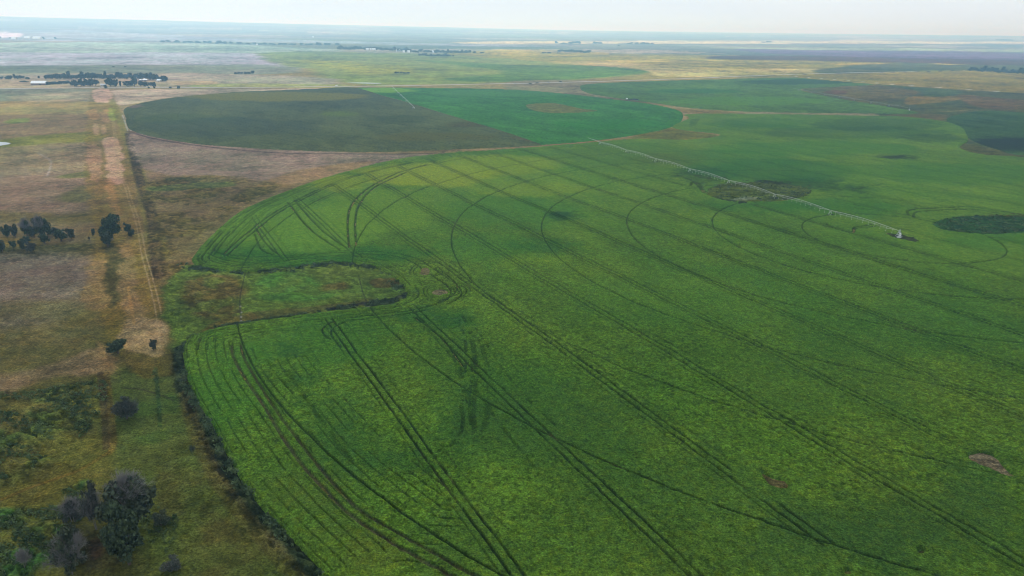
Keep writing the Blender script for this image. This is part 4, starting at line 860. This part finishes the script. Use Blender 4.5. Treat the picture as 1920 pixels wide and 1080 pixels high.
weeds('meadow_weeds', np.concatenate([inside([(-140, 745), (0, 742), (180, 715), (200, 735), (180, 790), (110, 850), (0, 905), (-100, 950)], 5200, .45), inside([(-100, 985), (60, 955), (130, 915), (160, 960), (120, 1010), (60, 1075), (-40, 1130)], 2600, .4, 5),
    inside([(258, 930), (325, 930), (330, 1010), (290, 1030)], 260, .3), along([(290, 690), (297, 760), (300, 800)], 26, .5)]),
    .20, 9, .6, .7, 'dark green rank weeds in the pasture at the lower left', M_WEED2)

# ------------------------------------------------------------------ buildings
def shed(name, px, py, L_, W_, H_, rise, rz, roofm, wallm, label, cat='barn', hip=False, door=True, wins=2, sink=0):
    p = at(px, py); root = bpy.data.objects.new(name, None); COL.objects.link(root); root.location = (p[0], p[1], p[2] - .2); root.rotation_euler = (0, 0, rz); tag(root, label, cat)
    a, b = L_ / 2, W_ / 2; wl = MB().box(-a, a, -b, b, 0, H_)
    if not hip: wl.add([(-a, -b, H_), (-a, b, H_), (-a, 0, H_ + rise), (a, -b, H_), (a, b, H_), (a, 0, H_ + rise)], [(0, 2, 1), (3, 4, 5)])
    link('wall', wl.mesh('wall', wallm), root)
    e, t = .6, .18; A2, B2 = a + e, b + e; zl = H_ - e * rise / b
    top = [(-A2 + (B2 if hip else 0) * .9, 0, H_ + rise), (A2 - (B2 if hip else 0) * .9, 0, H_ + rise)]
    v = [(-A2, -B2, zl), (A2, -B2, zl), (A2, B2, zl), (-A2, B2, zl), *top]; v += [(x, y, z + t) for x, y, z in v]
    f = [(0, 1, 5, 4), (2, 3, 4, 5), (6, 10, 11, 7), (8, 11, 10, 9), (0, 6, 7, 1), (2, 8, 9, 3)]
    f += [(1, 2, 5), (3, 0, 4), (7, 11, 8), (9, 10, 6), (1, 7, 8, 2), (3, 9, 6, 0)] if hip else [(0, 4, 10, 6), (4, 3, 9, 10), (1, 7, 11, 5), (5, 11, 8, 2)]
    link('roof', MB().add(v, f).mesh('roof', roofm), root)
    if door:
        dw = min(4., W_ * .4) if cat != 'house' else 1.0; dh = min(H_ * .8, 3.6 if cat != 'house' else 2.1)
        link('door', MB().box(a * .1, a * .1 + dw, -b - .06, -b + .02, 0, dh).mesh('door', M_DARK), root)
    for i in range(wins):
        x = -a + (i + .7) * L_ / (wins + .6)
        if abs(x - a * .1 - .5) < 1.4: x -= 2.2
        wo = link('window', MB().box(x - .7, x + .7, -b - .05, -b + .02, 1.0, 2.1).mesh('window', M_WHITE), root)
        link('pane', MB().box(x - .58, x + .58, -b - .08, -b - .04, 1.12, 1.98).mesh('pane', M_GLASS), wo)
    return root
shed('barn', 75, 159, 27, 15, 4.0, 4.0, R(8), M_ROOF, M_WALLB, 'big barn with a bright white roof and dark walls left of the farm')
shed('house', 263.5, 152, 5, 5, 3.0, 1.6, R(10), M_ROOF, M_WALLB, 'smaller of the twin white hipped roofs by the windbreak', 'house', True, wins=1)
shed('house', 271.5, 152, 9, 8, 3.2, 2.6, R(10), M_ROOF, M_WALLB, 'larger of the twin white hipped roofs by the windbreak', 'house', True)
shed('house', 299, 153, 8, 7, 3.2, 2.4, R(-12), M_ROOF, M_WALLW, 'white roofed house alone at the right end of the windbreak', 'house', False)
shed('house', 194, 162, 9, 7, 3, 1.8, R(5), M_ROOFG, M_WALLW, 'low pale farmhouse half hidden between the gate trees', 'house', False)
shed('shed', 27.5, 74.3, 34, 30, 6, 12, R(-2), M_ROOF, M_WALLW, 'smallest and leftmost of the far white roofed sheds', 'shed', wins=0)
shed('shed', 53, 73.3, 44, 34, 6, 15, R(-2), M_ROOF, M_WALLW, 'middle one of the far white roofed sheds', 'shed', wins=0)
shed('shed', 70.5, 74, 56, 34, 6, 15, R(-2), M_ROOF, M_WALLW, 'longest of the far bright white roofed sheds', 'shed', wins=0)
shed('shed', 94, 74.3, 56, 20, 4, 6, R(-2), M_ROOFG, M_WALLW, 'dull low shed right of the bright far sheds', 'shed', wins=0)
for x in (82, 104): tree('tree', x, 73.8, 3.4, 4, FARC[1], None, 'faint tree %s the dull far shed' % ('left of' if x < 90 else 'right of'), 'tree')
tree('tree', 21, 73.4, 2.8, 5, FARC[4], None, 'faint tree left of the smallest far shed', 'tree'); tree('tree', -1, 72, 3, 5, FARC[0], None, 'faint tree at the left edge by the pale far field', 'tree')
def silo(px, py, dia, h, label, group):
    p = at(px, py); root = bpy.data.objects.new('silo', None); COL.objects.link(root); root.location = p; tag(root, label, 'silo', group)
    link('body', MB().lathe([(dia / 2, 0), (dia / 2, h)], 16).mesh('body', M_ROOF, False), root)
    link('roof', MB().lathe([(dia / 2 + .3, h), (dia / 2 + .3, h + .2), (.5, h + dia * .3), (.4, h + dia * .3 + .5)], 16).mesh('roof', M_ROOF), root)
for i, x in enumerate((744, 746.6, 749.2, 751.8)):
    silo(x, 96.6, 5.2, 10, ['leftmost', 'second', 'third', 'rightmost'][i] + ' white silo of the four in the village belt', 'white silos in the village belt')
for x, l_, lab in ((687.5, 6, 'leftmost small white building in the village belt'), (690.5, 8, 'tallest white building of the left village group'), (695, 5, 'tiny white building in the middle of the left village group'), (699, 7, 'white building second from right of the left group'),
                   (702.5, 7, 'rightmost white building of the left village group'), (757, 7, 'white building just right of the four silos'), (766.5, 9, 'pale building near the sloping end of the silo belt'), (813, 8, 'white building between the two village belts')):
    shed('house', x, 94.3 if x < 720 else 98.8, l_ * 1.35, 9, 6, 5, R(5), M_ROOF, M_WHITE, lab, 'house', wins=1)
shed('house', 482, 84.6, 12, 9, 5, 3, R(15), M_ROOF, M_WHITE, 'lone white building in the far row left of the village', 'house', wins=0)
shed('house', 587, 71, 16, 10, 6, 3, R(15), M_ROOF, M_WHITE, 'isolated pale building high on the far plain', 'house', wins=0)

# ------------------------------------------------------------------ vehicles on the road and machinery by the pivot fields
def wheels(root, xs, y, r, wd=.22):
    me = MB().tube((0, -wd / 2, 0), (0, wd / 2, 0), r, n=14).mesh('wheel', M_TYRE); mr = MB().tube((0, -wd / 2 - .02, 0), (0, wd / 2 + .02, 0), r * .55, n=10).mesh('rim', M_STEEL)
    for x in xs:
        for s in (-1, 1): o = link('wheel', me, root, (x, s * y, r)); link('rim', mr, o)
def car(px, py, rz, paint, label, pickup=False):
    p = at(px, py); root = bpy.data.objects.new('pickup_truck' if pickup else 'car', None); COL.objects.link(root); root.location = (p[0], p[1], p[2] + .75); root.rotation_euler = (0, 0, rz); tag(root, label, 'vehicle')
    prof = [(-2.4, .45), (-2.45, .95), (-2.3, 1.1), (-.6 if pickup else -1.9, 1.15), (-.5 if pickup else -1.5, 1.75), (.5, 1.78), (1.1, 1.15), (2.2, 1.0), (2.4, .75), (2.4, .45)]
    v = [(x, s * (.88 if z < 1.3 else .72), z) for s in (-1, 1) for x, z in prof]; n = len(prof)
    link('body', MB().add(v, [tuple(range(n)), tuple(range(2 * n - 1, n - 1, -1))] + [(i, i + n, (i + 1) % n + n, (i + 1) % n) for i in range(n)]).mesh('body', paint), root)
    link('windows', MB().box(-.45 if pickup else -1.3, .55, -.84, .84, 1.22, 1.66).mesh('windows', M_GLASS), root)
    wheels(root, (-1.5, 1.5), .82, .36)
car(631, 162, R(6), M_WHITE, 'small white vehicle on the gravel road above the dark half circle')
car(1000, 157.4, R(6), M_WHITE, 'white pickup on the gravel road above the green half circle', True)
car(190, 163.6, R(4), M_WHITE, 'white pickup parked at the farm gate', True)
def tractor(px, py, rz, paint, label):
    p = at(px, py); root = bpy.data.objects.new('tractor', None); COL.objects.link(root); root.location = (p[0], p[1], p[2] + .05); root.rotation_euler = (0, 0, rz); tag(root, label, 'tractor')
    link('bonnet', MB().box(.2, 2.3, -.45, .45, .9, 1.75).box(-1., .3, -.5, .5, .8, 1.4).mesh('bonnet', paint), root)
    link('cab', MB().box(-1.2, .2, -.7, .7, 1.4, 2.7).mesh('cab', M_GLASS), root); link('cab_roof', MB().box(-1.35, .35, -.8, .8, 2.72, 2.9).mesh('cab_roof', paint), root)
    link('exhaust', MB().tube((1.2, .2, 1.75), (1.2, .2, 2.7), .06).mesh('exhaust', M_TYRE), root)
    me = MB().tube((0, -.25, 0), (0, .25, 0), .85, n=16).mesh('wheel', M_TYRE); m2 = MB().tube((0, -.18, 0), (0, .18, 0), .5, n=14).mesh('wheel', M_TYRE)
    for s in (-1, 1): link('wheel', me, root, (-.8, s * .95, .85)); link('wheel', m2, root, (1.7, s * .8, .5))
tractor(1179, 187.2, R(170), M_GREENM, 'dark green tractor left of the trailer between the two green circles')
def tank(px, py, rz, label, m=M_WHITE):
    p = at(px, py); root = bpy.data.objects.new('tank_trailer', None); COL.objects.link(root); root.location = (p[0], p[1], p[2] + .05); root.rotation_euler = (0, 0, rz); tag(root, label, 'trailer')
    b = MB(); b.tube((-1.6, 0, 1.75), (1.6, 0, 1.75), 1.0, n=16); b.tube((0, 0, 2.6), (0, 0, 2.95), .3, n=10); link('tank', b.mesh('tank', m), root)
    link('chassis', MB().box(-2, 2, -.6, .6, .6, .85).box(2, 3.2, -.08, .08, .6, .75).mesh('chassis', M_NAVY), root); wheels(root, (-.8, .6), .95, .5, .3)
tank(1175, 186.6, R(165), 'white tank trailer at the left end of the parked machinery')
def trailer(px, py, rz, label, h=2.2):
    p = at(px, py); root = bpy.data.objects.new('farm_trailer', None); COL.objects.link(root); root.location = (p[0], p[1], p[2] + .05); root.rotation_euler = (0, 0, rz); tag(root, label, 'trailer')
    b = MB().box(-2.4, 2.4, -1.2, 1.2, .9, 1.05); 
    for y in (-1.2, 1.1): b.box(-2.4, 2.4, y, y + .1, 1.05, h)
    b.box(-2.4, -2.3, -1.1, 1.1, 1.05, h).box(2.3, 2.4, -1.1, 1.1, 1.05, h); link('load_box', b.mesh('load_box', M_NAVY), root)
    link('drawbar', MB().box(2.4, 4, -.08, .08, .85, 1.0).mesh('drawbar', M_STEEL), root); wheels(root, (-1.2, .2), 1.25, .5, .3)
trailer(1184, 187.4, R(170), 'low dark trailer in the middle of the parked machinery', 1.8)
trailer(1190, 187.6, R(160), 'tall dark blue trailer right of the machinery gap', 2.9)
trailer(1195, 188.2, R(150), 'last dark trailer at the right end of the machinery row', 2.3)
print('verts', len(X))
